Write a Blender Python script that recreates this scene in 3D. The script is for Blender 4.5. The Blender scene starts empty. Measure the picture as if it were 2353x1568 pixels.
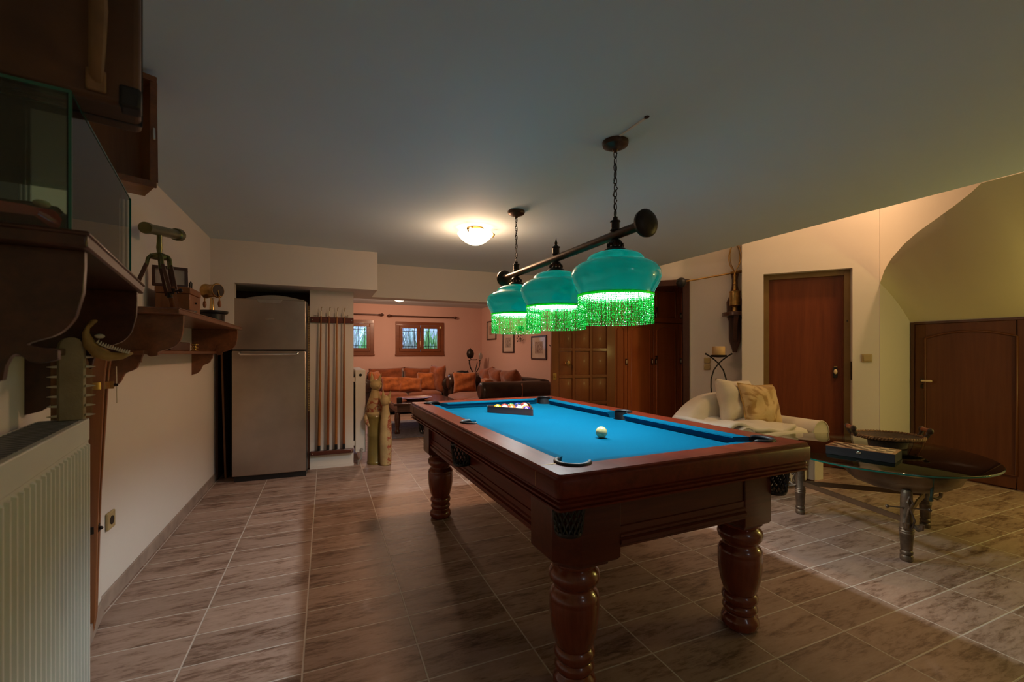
import bpy, bmesh, math, random
from mathutils import Vector, Matrix, Euler
R = math.radians
PI = math.pi
rnd = random.Random(7)
scene = bpy.context.scene
COL = scene.collection

# ------------------------------------------------------------------ materials
class NT:
    def __init__(s, name):
        s.m = bpy.data.materials.new(name); s.m.use_nodes = True
        s.t = s.m.node_tree; s.t.nodes.clear()
        s.out = s.n('ShaderNodeOutputMaterial')
    def n(s, typ, **k):
        x = s.t.nodes.new(typ)
        for a, b in k.items(): setattr(x, a, b)
        return x
    def l(s, a, b): s.t.links.new(a, b)
    def coords(s, scale=(1, 1, 1), rot=(0, 0, 0), kind='Object'):
        c = s.n('ShaderNodeTexCoord'); mp = s.n('ShaderNodeMapping')
        mp.inputs['Scale'].default_value = scale; mp.inputs['Rotation'].default_value = rot
        s.l(c.outputs[kind], mp.inputs['Vector']); return mp.outputs['Vector']
    def noise(s, vec, scale, detail=4, rough=.55, dist=0):
        x = s.n('ShaderNodeTexNoise'); x.inputs['Scale'].default_value = scale
        x.inputs['Detail'].default_value = detail; x.inputs['Roughness'].default_value = rough
        x.inputs['Distortion'].default_value = dist
        if vec: s.l(vec, x.inputs['Vector'])
        return x.outputs['Fac']
    def ramp(s, fac, stops):
        x = s.n('ShaderNodeValToRGB'); e = x.color_ramp.elements
        e[0].position, e[0].color = stops[0][0], (*stops[0][1], 1)
        e[1].position, e[1].color = stops[-1][0], (*stops[-1][1], 1)
        for p, c in stops[1:-1]:
            q = e.new(p); q.color = (*c, 1)
        s.l(fac, x.inputs['Fac']); return x.outputs['Color']
    def math(s, op, a, b=None):
        x = s.n('ShaderNodeMath', operation=op)
        for i, v in enumerate((a, b)):
            if v is None: continue
            if isinstance(v, (int, float)): x.inputs[i].default_value = v
            else: s.l(v, x.inputs[i])
        return x.outputs[0]
    def mix(s, fac, a, b):
        x = s.n('ShaderNodeMix', data_type='RGBA')
        for i, v in ((0, fac), (6, a), (7, b)):
            if isinstance(v, (int, float)): x.inputs[i].default_value = v
            elif isinstance(v, tuple): x.inputs[i].default_value = (*v, 1)
            else: s.l(v, x.inputs[i])
        return x.outputs[2]
    def bsdf(s, col, rough=.5, metal=0, spec=.5, coat=0, coat_rough=.05, sheen=0):
        b = s.n('ShaderNodeBsdfPrincipled')
        if isinstance(col, tuple): b.inputs['Base Color'].default_value = (*col, 1)
        else: s.l(col, b.inputs['Base Color'])
        if isinstance(rough, (int, float)): b.inputs['Roughness'].default_value = rough
        else: s.l(rough, b.inputs['Roughness'])
        b.inputs['Metallic'].default_value = metal
        b.inputs['Specular IOR Level'].default_value = spec
        b.inputs['Coat Weight'].default_value = coat
        b.inputs['Coat Roughness'].default_value = coat_rough
        b.inputs['Sheen Weight'].default_value = sheen
        s.b = b; return b
    def bump(s, h, strength=.3, dist=.01):
        x = s.n('ShaderNodeBump'); x.inputs['Strength'].default_value = strength
        x.inputs['Distance'].default_value = dist
        s.l(h, x.inputs['Height']); s.l(x.outputs['Normal'], s.b.inputs['Normal'])
    def fin(s, sh=None):
        s.l((sh or s.b).outputs[0], s.out.inputs['Surface']); return s.m

def dk(c, k): return tuple(x * k for x in c)
def basic(name, col, rough=.5, metal=0, var=.15, vs=6, bump=0, bs=60, spec=.5, coat=0, sheen=0):
    t = NT(name); v = t.coords()
    f = t.noise(v, vs, 5)
    c = t.ramp(f, [(.3, dk(col, 1 - var)), (.7, tuple(min(1, x * (1 + var)) for x in col))])
    t.bsdf(c, rough, metal, spec, coat, sheen=sheen)
    if bump: t.bump(t.noise(v, bs, 4), bump, .004)
    return t.fin()
def wood(name, dark, light, grain='Z', rough=.35, coat=.3, scale=9, bump=.08, spec=.5):
    t = NT(name)
    k = {'X': (.07, 1, 1), 'Y': (1, .07, 1), 'Z': (1, 1, .07)}[grain]
    v = t.coords(k)
    a = t.noise(v, scale, 6, .65, .6); b = t.noise(v, scale * 7, 3, .6)
    f = t.math('ADD', t.math('MULTIPLY', a, .7), t.math('MULTIPLY', b, .3))
    c = t.ramp(f, [(.32, dark), (.68, light)])
    t.bsdf(c, rough, 0, spec, coat, .12)
    if bump: t.bump(b, bump, .002)
    return t.fin()

def floor_mat():
    t = NT('floor_tile'); tc = t.n('ShaderNodeTexCoord'); sp = t.n('ShaderNodeSeparateXYZ')
    t.l(tc.outputs['Object'], sp.inputs[0])
    def line(ax, size, off):
        u = t.math('DIVIDE', t.math('SUBTRACT', sp.outputs[ax], off), size)
        fr = t.math('FRACT', u)
        d = t.math('MULTIPLY', t.math('MINIMUM', fr, t.math('SUBTRACT', 1., fr)), size)
        return d, t.math('FLOOR', u)
    dx, ix = line(0, .4345, -.0805); dy, iy = line(1, .2155, .125)
    d = t.math('MINIMUM', dx, dy)
    g = t.n('ShaderNodeMapRange'); g.inputs['From Min'].default_value = .0022; g.inputs['From Max'].default_value = .0042
    t.l(d, g.inputs['Value'])
    cell = t.n('ShaderNodeCombineXYZ'); t.l(ix, cell.inputs[0]); t.l(iy, cell.inputs[1])
    wn = t.n('ShaderNodeTexWhiteNoise', noise_dimensions='2D'); t.l(cell.outputs[0], wn.inputs['Vector'])
    add = t.n('ShaderNodeVectorMath', operation='MULTIPLY_ADD'); t.l(wn.outputs['Color'], add.inputs[0])
    add.inputs[1].default_value = (9, 9, 9); t.l(tc.outputs['Object'], add.inputs[2])
    mp = t.n('ShaderNodeMapping'); mp.inputs['Scale'].default_value = (1, 4.2, 1); t.l(add.outputs[0], mp.inputs['Vector'])
    a = t.noise(mp.outputs[0], 2.6, 6, .65, .8); b = t.noise(mp.outputs[0], 14, 5, .7, .4)
    f = t.math('ADD', t.math('MULTIPLY', a, .55), t.math('MULTIPLY', b, .45))
    base = t.ramp(f, [(.34, (.085, .042, .026)), (.43, (.22, .135, .098)), (.50, (.35, .238, .186)), (.70, (.45, .32, .26))])
    shade = t.math('ADD', .88, t.math('MULTIPLY', wn.outputs['Value'], .22))
    vm = t.n('ShaderNodeVectorMath', operation='SCALE'); t.l(base, vm.inputs[0]); t.l(shade, vm.inputs['Scale'])
    grout = t.mix(t.noise(tc.outputs['Object'], 30), (.5, .43, .38), (.66, .59, .53))
    c = t.mix(g.outputs[0], grout, vm.outputs[0])
    ro = t.math('ADD', .36, t.math('MULTIPLY', b, .22))
    t.bsdf(c, ro, 0, .5)
    h = t.math('ADD', t.math('MULTIPLY', f, .55), t.math('MULTIPLY', g.outputs[0], .35))
    t.bump(h, .55, .006)
    return t.fin()

def plaster(name, col, bump=.06):
    t = NT(name); v = t.coords()
    c = t.ramp(t.noise(v, 1.3, 5), [(.3, dk(col, .965)), (.7, col)])
    t.bsdf(c, .75, 0, .3); t.bump(t.noise(v, 90, 3), bump, .004); return t.fin()

def glass(name, col=(1, 1, 1), rough=0, ior=1.45):
    t = NT(name)
    b = t.bsdf(col, rough); b.inputs['Transmission Weight'].default_value = 1; b.inputs['IOR'].default_value = ior
    return t.fin()
def thin_glass(name, tint=(.93, .97, .95), spec=.5):
    t = NT(name); tr = t.n('ShaderNodeBsdfTransparent'); tr.inputs[0].default_value = (*tint, 1)
    gl = t.n('ShaderNodeBsdfGlossy'); gl.inputs['Roughness'].default_value = .02
    fr = t.n('ShaderNodeFresnel'); fr.inputs[0].default_value = 1.5
    mx = t.n('ShaderNodeMixShader'); t.l(fr.outputs[0], mx.inputs[0]); t.l(tr.outputs[0], mx.inputs[1]); t.l(gl.outputs[0], mx.inputs[2])
    return t.fin(mx)
def emit(name, col, strength):
    t = NT(name); e = t.n('ShaderNodeEmission'); e.inputs[0].default_value = (*col, 1); e.inputs[1].default_value = strength
    return t.fin(e)
def translucent(name, col, mixf=.5, rough=.2, gloss=.15, tcol=None):
    t = NT(name); v = t.coords(); f = t.noise(v, 60, 3)
    c = t.ramp(f, [(.3, dk(col, .55)), (.7, col)])
    b = t.bsdf(c, rough, 0, .6)
    tr = t.n('ShaderNodeBsdfTranslucent')
    if tcol: tr.inputs[0].default_value = (*tcol, 1)
    else: t.l(c, tr.inputs[0])
    mx = t.n('ShaderNodeMixShader'); mx.inputs[0].default_value = mixf
    t.l(b.outputs[0], mx.inputs[1]); t.l(tr.outputs[0], mx.inputs[2]); return t.fin(mx)
def ball_mat(name, col, stripe):
    t = NT(name); tc = t.n('ShaderNodeTexCoord'); sp = t.n('ShaderNodeSeparateXYZ'); t.l(tc.outputs['Object'], sp.inputs[0])
    iv = (.72, .60, .36)
    if stripe:
        f = t.math('LESS_THAN', t.math('ABSOLUTE', sp.outputs[2]), .0165); c = t.mix(f, iv, col)
    else:
        c = t.mix(t.noise(tc.outputs['Object'], 20), col, col)
    t.bsdf(c, .12, 0, .5, .6); return t.fin()
def checker_mat():
    t = NT('chess_board'); tc = t.n('ShaderNodeTexCoord'); sp = t.n('ShaderNodeSeparateXYZ'); t.l(tc.outputs['Object'], sp.inputs[0])
    fx = t.math('FLOOR', t.math('DIVIDE', sp.outputs[0], .041)); fy = t.math('FLOOR', t.math('DIVIDE', sp.outputs[1], .041))
    m = t.math('FRACT', t.math('MULTIPLY', t.math('ADD', fx, fy), .5))
    f = t.math('GREATER_THAN', t.math('ABSOLUTE', m), .25)
    ins = t.math('MULTIPLY', t.math('LESS_THAN', t.math('ABSOLUTE', sp.outputs[0]), .164), t.math('LESS_THAN', t.math('ABSOLUTE', sp.outputs[1]), .082))
    c = t.mix(f, (.07, .035, .018), (.62, .47, .31)); c = t.mix(ins, (.30, .14, .06), c)
    t.bsdf(c, .3, 0, .5, .3); return t.fin()
def sketch_mat(name, paper, ink, seed):
    t = NT(name); v = t.coords((1, 1, 1)); f = t.noise(v, 28 + seed, 6, .8, 1.2)
    c = t.ramp(f, [(.40, ink), (.6, paper)]); t.bsdf(c, .6, 0, .5, 0); return t.fin()
def leaf_print():
    t = NT('gold_leaf_cushion'); v = t.coords((1, 1, 1)); f = t.noise(v, 7, 2, .4, 1.5)
    c = t.ramp(f, [(.36, (.34, .19, .045)), (.44, (.56, .38, .16)), (.7, (.62, .45, .22))])
    t.bsdf(c, .6, 0, .4, sheen=.3); t.bump(t.noise(v, 35, 4), .3, .006); return t.fin()
def patch_print(name, base, ink):
    t = NT(name); v = t.coords(); f = t.noise(v, 22, 4, .6, 1.0)
    c = t.ramp(f, [(.44, ink), (.5, base)]); t.bsdf(c, .5, 0, .4, .2); return t.fin()

WHITE = (.78, .74, .69)
M = dict(
 floor=floor_mat(),
 wall=plaster('wall_paint', (.74, .68, .62)),
 ceil=plaster('ceiling_paint_bounce_tint', (.63, .75, .80)),  # white paint tinted bluish, standing in for light bounced off the blue cloth
 pink=plaster('lounge_paint', (.72, .46, .38)),
 soffit=plaster('stair_soffit_paint', (.76, .69, .45)),
 skirt=basic('baseboard_tile', (.33, .25, .20), .4, var=.25, vs=9),
 mahog=wood('mahogany_x', (.075, .010, .004), (.19, .027, .011), 'Y', .32, .05, 10, spec=.22),
 mahogx=wood('mahogany_cross', (.055, .010, .005), (.15, .032, .015), 'X', .30, .15, 10, spec=.4),
 mahogz=wood('mahogany_turned', (.10, .017, .007), (.23, .046, .018), 'Z', .18, .5, 9),
 cloth=basic('billiard_cloth', (.0, .082, .155), .95, var=.05, vs=300, bump=.1, bs=900, spec=.04),
 black=basic('black_leather', (.012, .012, .014), .5, var=.3, vs=30),
 blackplastic=basic('black_plastic', (.012, .012, .013), .3, var=.2),
 bronze=basic('dark_bronze', (.075, .045, .03), .38, .75, var=.25, vs=20),
 bronzed=basic('black_bronze', (.03, .022, .018), .4, .6, var=.25, vs=20),
 shade=None,
 liner=translucent('white_glass_liner', (.34, .37, .33), .12, .3),
 fringe=translucent('green_bead_fringe', (.002, .24, .03), .5, .15, tcol=(.004, .36, .045)),
 thread=translucent('clear_bead_thread', (.75, .85, .75), .5, .2),
 bulb=emit('warm_bulb', (1, .93, .82), 18),
 bowl=emit('alabaster_bowl', (1, .72, .42), 4.5),
 bowl2=emit('small_alabaster_bowl', (1, .78, .52), 4),
 brass=basic('aged_brass', (.45, .27, .09), .3, .9, var=.3, vs=18),
 brassg=basic('green_brass', (.16, .16, .06), .32, .8, var=.3, vs=12),
 gold=basic('polished_brass', (.75, .5, .2), .2, .95, var=.1),
 chrome=basic('chrome', (.75, .72, .68), .15, 1, var=.05),
 steel=basic('brushed_steel', (.46, .39, .33), .36, .9, var=.12, vs=3),
 steelpale=basic('pale_steel_trim', (.42, .40, .37), .4, .6, var=.1),
 fridgeblack=basic('fridge_side', (.012, .011, .011), .4, var=.1),
 dwood=wood('dark_shelf_wood', (.03, .010, .005), (.10, .032, .015), 'Y', .35, .3, 8),
 swood=wood('brown_shelf_wood', (.10, .034, .012), (.26, .095, .034), 'Y', .35, .3, 8),
 cwood=wood('orange_cue_wood', (.30, .11, .03), (.46, .19, .055), 'Z', .25, .5, 8),
 cwoodd=wood('red_cue_wood', (.20, .055, .016), (.32, .10, .03), 'Z', .25, .5, 8),
 rackwood=wood('cue_rack_wood', (.06, .013, .007), (.14, .035, .02), 'X', .3, .4, 8),
 doorwood=wood('entry_door_wood', (.10, .020, .004), (.20, .048, .011), 'Z', .42, .1, 5, spec=.35),
 stairwood=wood('stair_door_wood', (.075, .020, .005), (.145, .045, .013), 'Z', .42, .1, 5, spec=.35),
 wardwood=wood('wardrobe_wood', (.24, .055, .010), (.40, .105, .022), 'Z', .38, .15, 4),
 leafwood=wood('panelled_door_wood', (.13, .042, .010), (.23, .08, .02), 'Z', .42, .08, 4, spec=.35),
 framewood=wood('dark_frame_wood', (.045, .013, .006), (.10, .032, .014), 'Z', .4, .25, 6),
 winwood=wood('window_wood', (.16, .042, .013), (.27, .085, .03), 'X', .35, .3, 6),
 metalframe=basic('bronze_door_frame', (.21, .125, .04), .4, .2, var=.1),
 casewood=wood('case_wood', (.17, .065, .018), (.38, .16, .05), 'Z', .4, .2, 7),
 suitcase=basic('worn_brown_leather', (.10, .042, .017), .5, var=.5, vs=4, bump=.2, bs=40),
 strap=basic('tan_strap', (.22, .12, .055), .5, var=.3, vs=12),
 radiator=basic('radiator_enamel', (.62, .64, .58), .4, var=.03),
 rad2=basic('white_radiator_enamel', (.74, .70, .64), .4, var=.03),
 darkvent=basic('radiator_grille', (.16, .17, .17), .5, var=.1),
 teak=wood('tripod_wood', (.16, .05, .014), (.36, .13, .035), 'Z', .4, .2, 7),
 bone=basic('old_bone', (.40, .24, .07), .55, var=.35, vs=14, bump=.25, bs=40),
 rostrum=basic('rostrum_hide', (.34, .28, .17), .7, var=.2, vs=12, bump=.3, bs=160),
 tooth=basic('tooth', (.70, .62, .48), .4, var=.1),
 socket=basic('ivory_plastic', (.44, .33, .15), .35, var=.04),
 leather=basic('dark_brown_leather', (.034, .016, .010), .28, var=.4, vs=8, bump=.12, bs=70, coat=.15),
 suede=basic('rust_velvet', (.24, .062, .018), .85, var=.3, vs=9, bump=.35, bs=16, spec=.2, sheen=.4),
 suedeo=basic('orange_velvet', (.36, .10, .022), .85, var=.35, vs=12, bump=.4, bs=20, spec=.2, sheen=.4),
 suedes=basic('seat_velvet', (.26, .085, .045), .8, var=.2, vs=9, bump=.25, bs=14, spec=.25, sheen=.5),
 cotton=basic('cream_cotton', (.64, .57, .47), .85, var=.06, vs=5, bump=.25, bs=14, spec=.2, sheen=.2),
 cottonp=basic('pale_cushion_cotton', (.62, .54, .43), .85, var=.06, vs=5, bump=.3, bs=18, spec=.2, sheen=.2),
 goldcush=leaf_print(),
 piping=basic('gold_cord', (.45, .27, .08), .6, var=.3, vs=40),
 tglass=None, cglass=None,
 gedge=basic('green_glass_edge', (.0, .12, .085), .15, var=.1, spec=.8),
 tleg=basic('antique_table_metal', (.14, .10, .065), .42, .55, var=.45, vs=22, bump=.3, bs=60),
 hull=basic('hammered_copper_hull', (.17, .115, .06), .38, .55, var=.45, vs=5, bump=.15, bs=20),
 verdi=basic('verdigris_cast', (.05, .09, .07), .5, .5, var=.5, vs=30),
 flatbar=basic('flat_bar_metal', (.15, .095, .05), .45, .6, var=.2),
 wicker=basic('wicker', (.22, .11, .045), .6, var=.6, vs=45, bump=.6, bs=90),
 wickerd=basic('dark_wicker', (.05, .028, .016), .6, var=.5, vs=40, bump=.6, bs=80),
 chess=checker_mat(),
 chessbox=wood('chess_box_side', (.008, .009, .012), (.018, .018, .02), 'X', .5, .0, 12, spec=.3),
 catpale=basic('pale_carved_wood', (.48, .34, .15), .55, var=.25, vs=7, bump=.1, bs=30),
 catolive=basic('olive_glaze', (.22, .16, .035), .35, var=.25, vs=5, coat=.3),
 catprint=patch_print('painted_cat_flowers', (.46, .32, .15), (.32, .07, .03)),
 ltable=wood('lounge_table_wood', (.04, .012, .007), (.10, .034, .02), 'X', .2, .5, 7),
 platter=wood('red_platter_wood', (.20, .05, .018), (.36, .11, .04), 'X', .35, .3, 6),
 rug=basic('grey_blue_rug', (.20, .20, .24), .95, var=.25, vs=25, bump=.5, bs=140, spec=.1),
 frame=wood('picture_frame_wood', (.02, .008, .005), (.055, .02, .012), 'Z', .35, .3, 8),
 mount=basic('cream_mount', (.62, .50, .40), .5, var=.04, coat=.8),
 iron=basic('black_iron', (.012, .011, .011), .45, .4, var=.2),
 wax=basic('candle_wax', (.62, .42, .19), .5, var=.1),
 bracketw=wood('carved_bracket_wood', (.045, .016, .010), (.13, .05, .03), 'Z', .4, .25, 12),
 carred=basic('car_red_paint', (.55, .03, .025), .15, .2, var=.1, coat=1),
 carblack=basic('car_glass', (.01, .012, .016), .08, var=.1, coat=1),
 white=basic('white_card', (.75, .72, .66), .7, var=.03),
 leafg=basic('garden_leaf', (.16, .36, .10), .35, var=.4, vs=8),
 leafb=basic('garden_leaf_pale', (.42, .52, .46), .35, var=.3, vs=8),
 flower=basic('yellow_flower', (.9, .5, .05), .5, var=.2),
 garden=basic('garden_soil', (.30, .32, .36), .9, var=.3, vs=3),
 ivy=basic('ivy_leaf', (.03, .045, .012), .5, var=.5, vs=20),
 porcelain=basic('handle_porcelain', (.72, .56, .34), .25, var=.05),
)
def shade_mat():
    t = NT('green_glass_shade'); v = t.coords()
    c = t.ramp(t.noise(v, 3, 2), [(.3, (.0, .24, .155)), (.7, (.0, .27, .175))])
    b = t.bsdf(c, .10, 0, .5, .4); tr = t.n('ShaderNodeBsdfTranslucent'); tr.inputs[0].default_value = (.0, .48, .42, 1)
    mx = t.n('ShaderNodeMixShader'); mx.inputs[0].default_value = .28
    t.l(b.outputs[0], mx.inputs[1]); t.l(tr.outputs[0], mx.inputs[2]); return t.fin(mx)
M['shade'] = shade_mat()
M['wpane'] = thin_glass('window_glass', (.95, .98, .97))
M['cglass'] = thin_glass('display_case_glass', (.84, .93, .88))
M['tglass'] = thin_glass('table_glass', (.66, .74, .64))

# ------------------------------------------------------------------ mesh builder
class MB:
    def __init__(s): s.v = []; s.f = []
    def add(s, vs, fs, mtx=None):
        o = len(s.v)
        if mtx is not None: vs = [mtx @ Vector(p) for p in vs]
        s.v += [tuple(p) for p in vs]; s.f += [tuple(i + o for i in f) for f in fs]; return s
    def box(s, x0, x1, y0, y1, z0, z1, mtx=None):
        return s.add([(x0, y0, z0), (x1, y0, z0), (x1, y1, z0), (x0, y1, z0), (x0, y0, z1), (x1, y0, z1), (x1, y1, z1), (x0, y1, z1)],
                     [(3, 2, 1, 0), (4, 5, 6, 7), (0, 1, 5, 4), (1, 2, 6, 5), (2, 3, 7, 6), (3, 0, 4, 7)], mtx)
    def loft(s, rings, cap=True, closed=True, mtx=None, loop=False):
        n = len(rings[0]); vs = [p for r in rings for p in r]; fs = []
        m = len(rings)
        for i in range(m if loop else m - 1):
            j = (i + 1) % m
            for k in range(n if closed else n - 1):
                k2 = (k + 1) % n
                fs.append((i * n + k, i * n + k2, j * n + k2, j * n + k))
        if cap and not loop and closed:
            fs.append(tuple(range(n))[::-1]); fs.append(tuple((m - 1) * n + k for k in range(n)))
        return s.add(vs, fs, mtx)
    def lathe(s, prof, n=32, c=(0, 0, 0), cap=True, mtx=None, sx=1, sy=1, loop=False):
        rings = [[(c[0] + r * sx * math.cos(2 * PI * k / n), c[1] + r * sy * math.sin(2 * PI * k / n), c[2] + z) for k in range(n)] for z, r in prof]
        return s.loft(rings, cap, True, mtx, loop)
    def prism(s, poly, axis, a0, a1, mtx=None):
        def P(u, v, a): return {'X': (a, u, v), 'Y': (u, a, v), 'Z': (u, v, a)}[axis]
        return s.loft([[P(u, v, a0) for u, v in poly], [P(u, v, a1) for u, v in poly]], True, True, mtx)
    def tube(s, pts, r, n=8, closed=False, cap=True, mtx=None, flat=1.):
        pts = [Vector(p) for p in pts]; m = len(pts); rings = []; up = None
        for i, p in enumerate(pts):
            a = pts[i - 1] if (i or closed) else p; b = pts[(i + 1) % m] if (i < m - 1 or closed) else p
            d = (b - a).normalized()
            if up is None: up = d.orthogonal().normalized()
            up = (up - d * up.dot(d))
            if up.length < 1e-5: up = d.orthogonal()
            up.normalize(); sd = d.cross(up)
            rr = r[i] if isinstance(r, (list, tuple)) else r
            rings.append([tuple(p + up * (rr * math.cos(2 * PI * k / n)) + sd * (rr * flat * math.sin(2 * PI * k / n))) for k in range(n)])
        return s.loft(rings, cap, True, mtx, closed)
    def ball(s, c, r, n=16, m=10, mtx=None):
        if isinstance(r, (int, float)): r = (r, r, r)
        rings = []
        for i in range(m + 1):
            a = -PI / 2 + PI * i / m; q = max(math.cos(a), .02)
            rings.append([(c[0] + r[0] * q * math.cos(2 * PI * k / n), c[1] + r[1] * q * math.sin(2 * PI * k / n), c[2] + r[2] * math.sin(a)) for k in range(n)])
        return s.loft(rings, True, True, mtx)
    def grid(s, fn, nu, nv, mtx=None):
        vs = [fn(i / nu, j / nv) for i in range(nu + 1) for j in range(nv + 1)]
        fs = [(i * (nv + 1) + j, (i + 1) * (nv + 1) + j, (i + 1) * (nv + 1) + j + 1, i * (nv + 1) + j + 1) for i in range(nu) for j in range(nv)]
        return s.add(vs, fs, mtx)
    def rectsweep(s, prof, hx, hy, rad=.02, n=4, mtx=None):
        rings = []
        for o, z in prof:
            rr = max(rad + o, .0004); ring = []
            for ci, (sx, sy) in enumerate(((1, 1), (-1, 1), (-1, -1), (1, -1))):
                cx = sx * (hx + o - rr); cy = sy * (hy + o - rr)
                for k in range(n + 1):
                    a = PI / 2 * ci + PI / 2 * k / n
                    ring.append((cx + rr * math.cos(a), cy + rr * math.sin(a), z))
            rings.append(ring)
        return s.loft(rings, False, True, mtx, True)
    def pillow(s, w, h, t, mtx=None, n=14, pinch=.08, wr=.0, seed=0):
        q = random.Random(seed); ph = [q.uniform(0, 6.3) for _ in range(6)]
        for sg in (1, -1):
            def fn(a, b):
                u = 2 * a - 1; v = 2 * b - 1
                k = max(0, (1 - u ** 4) * (1 - v ** 4)) ** .5
                px = u * (1 - pinch * (1 - abs(v)) * abs(u) ** 2 * 1) ; py = v * (1 - pinch * (1 - abs(u)) * abs(v) ** 2)
                z = sg * t * k * (1 + wr * math.sin(5 * u + ph[0] + 2 * v) + wr * math.sin(7 * v + ph[1] - 3 * u))
                return (px * w / 2, py * h / 2, z)
            s.grid(fn, n, n, mtx)
        return s
    def build(s, name, mat, parent=None, loc=None, rot=None, bevel=0, seg=2, ang=38, smooth=True, sub=0):
        me = bpy.data.meshes.new(name); bm = bmesh.new()
        vs = [bm.verts.new(p) for p in s.v]
        for f in s.f:
            try: bm.faces.new([vs[i] for i in f])
            except ValueError: pass
        bmesh.ops.remove_doubles(bm, verts=bm.verts, dist=1e-6)
        bmesh.ops.recalc_face_normals(bm, faces=bm.faces)
        bm.to_mesh(me); bm.free()
        me.materials.append(M[mat] if isinstance(mat, str) else mat)
        if smooth:
            for p in me.polygons: p.use_smooth = True
            me.set_sharp_from_angle(angle=R(ang))
        o = bpy.data.objects.new(name, me); COL.objects.link(o)
        if parent is not None: o.parent = parent
        if loc is not None: o.location = loc
        if rot is not None: o.rotation_euler = rot
        if bevel:
            b = o.modifiers.new('bevel', 'BEVEL'); b.width = bevel; b.segments = seg; b.limit_method = 'ANGLE'; b.angle_limit = R(35)
            if smooth: b.harden_normals = False
        if sub:
            b = o.modifiers.new('sub', 'SUBSURF'); b.levels = sub; b.render_levels = sub
        return o

def tag(o, label, cat, group=None):
    o['label'] = label; o['category'] = cat
    if group: o['group'] = group
    return o
def thing(name, label, cat, loc=(0, 0, 0), rz=0, group=None):
    o = bpy.data.objects.new(name, None); COL.objects.link(o); o.empty_display_size = .05
    o.location = loc; o.rotation_euler = (0, 0, rz); return tag(o, label, cat, group)
def struct(name, mb, mat, parent=None, loc=None, rot=None, **k):
    o = mb.build(name, mat, parent, loc, rot, **k)
    if parent is None: o['kind'] = 'structure'
    return o
def sroot(name, loc=(0, 0, 0), rz=0):
    o = bpy.data.objects.new(name, None); COL.objects.link(o); o.empty_display_size = .05
    o.location = loc; o.rotation_euler = (0, 0, rz); o['kind'] = 'structure'; return o
def copy_tree(o, parent=None):
    c = o.copy(); COL.objects.link(c)
    if parent is not None:
        c.parent = parent
    for ch in list(o.children): copy_tree(ch, c)
    return c
def boolean(o, cutter_mb):
    c = cutter_mb.build('cutter', 'black', None, smooth=False)
    if o.parent: c.matrix_world = o.parent.matrix_basis.copy()
    b = o.modifiers.new('cut', 'BOOLEAN'); b.operation = 'DIFFERENCE'; b.object = c; b.solver = 'EXACT'
    bpy.context.view_layer.update()
    dg = bpy.context.evaluated_depsgraph_get()
    me = bpy.data.meshes.new_from_object(o.evaluated_get(dg))
    o.modifiers.clear(); old = o.data; o.data = me
    mat = old.materials[0]; me.materials.clear(); me.materials.append(mat)
    for p in me.polygons: p.use_smooth = True; p.material_index = 0
    me.set_sharp_from_angle(angle=R(35))
    cm = c.data; bpy.data.objects.remove(c); bpy.data.meshes.remove(cm); bpy.data.meshes.remove(old)
def text_part(txt, size, mat, parent, loc, rot, name='lettering', ext=.0002):
    cu = bpy.data.curves.new('t', 'FONT'); cu.body = txt; cu.size = size; cu.align_x = 'CENTER'; cu.align_y = 'CENTER'; cu.extrude = ext
    t = bpy.data.objects.new('t', cu); COL.objects.link(t); bpy.context.view_layer.update()
    me = bpy.data.meshes.new_from_object(t.evaluated_get(bpy.context.evaluated_depsgraph_get()))
    bpy.data.objects.remove(t); bpy.data.curves.remove(cu)
    me.materials.clear(); me.materials.append(M[mat])
    o = bpy.data.objects.new(name, me); COL.objects.link(o); o.parent = parent; o.location = loc; o.rotation_euler = rot; return o
def arc(cx, cy, r, a0, a1, n): return [(cx + r * math.cos(R(a0 + (a1 - a0) * i / n)), cy + r * math.sin(R(a0 + (a1 - a0) * i / n))) for i in range(n + 1)]
T = Matrix.Translation
def RM(a, ax): return Matrix.Rotation(R(a), 4, ax)

CH = 2.27   # ceiling height
exec_parts = []
LAMP_W, MAIN_W, MAIN_W2, MAIN_W3, LOUNGE_W, STAIR_W, SIDE_W, REAR_FILL_W, SKY, EXPO = 34, 1.4, 13, 22, 38, 60, 18, 2.5, 5, .5
# ================================================================== THE ROOM
NA = R(11); NC = (-.96, 2.63, 0)            # near left wall runs 11 degrees off the far one
struct('floor', MB().box(-2.2, 7.6, -3, 10.2, -.12, 0), 'floor')
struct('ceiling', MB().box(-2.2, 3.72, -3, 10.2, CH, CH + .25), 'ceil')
struct('wall_left', MB().box(-1.12, -.97, 2.615, 5.6, 0, CH), 'wall')
struct('wall_near', MB().box(-.15, 0, -5.6, .0, 0, CH), 'wall', None, NC, (0, 0, NA))
struct('wall_behind', MB().box(-1.6, 7.6, -2.75, -2.6, 0, 4.6), 'wall')
sk = struct('baseboard_left', MB().box(-.97, -.96, 2.63, 5.0, 0, .075), 'skirt', bevel=.002)
struct('baseboard_near', MB().box(0, .01, -5.2, -.002, 0, .075), 'skirt', None, NC, (0, 0, NA), bevel=.002)
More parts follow.
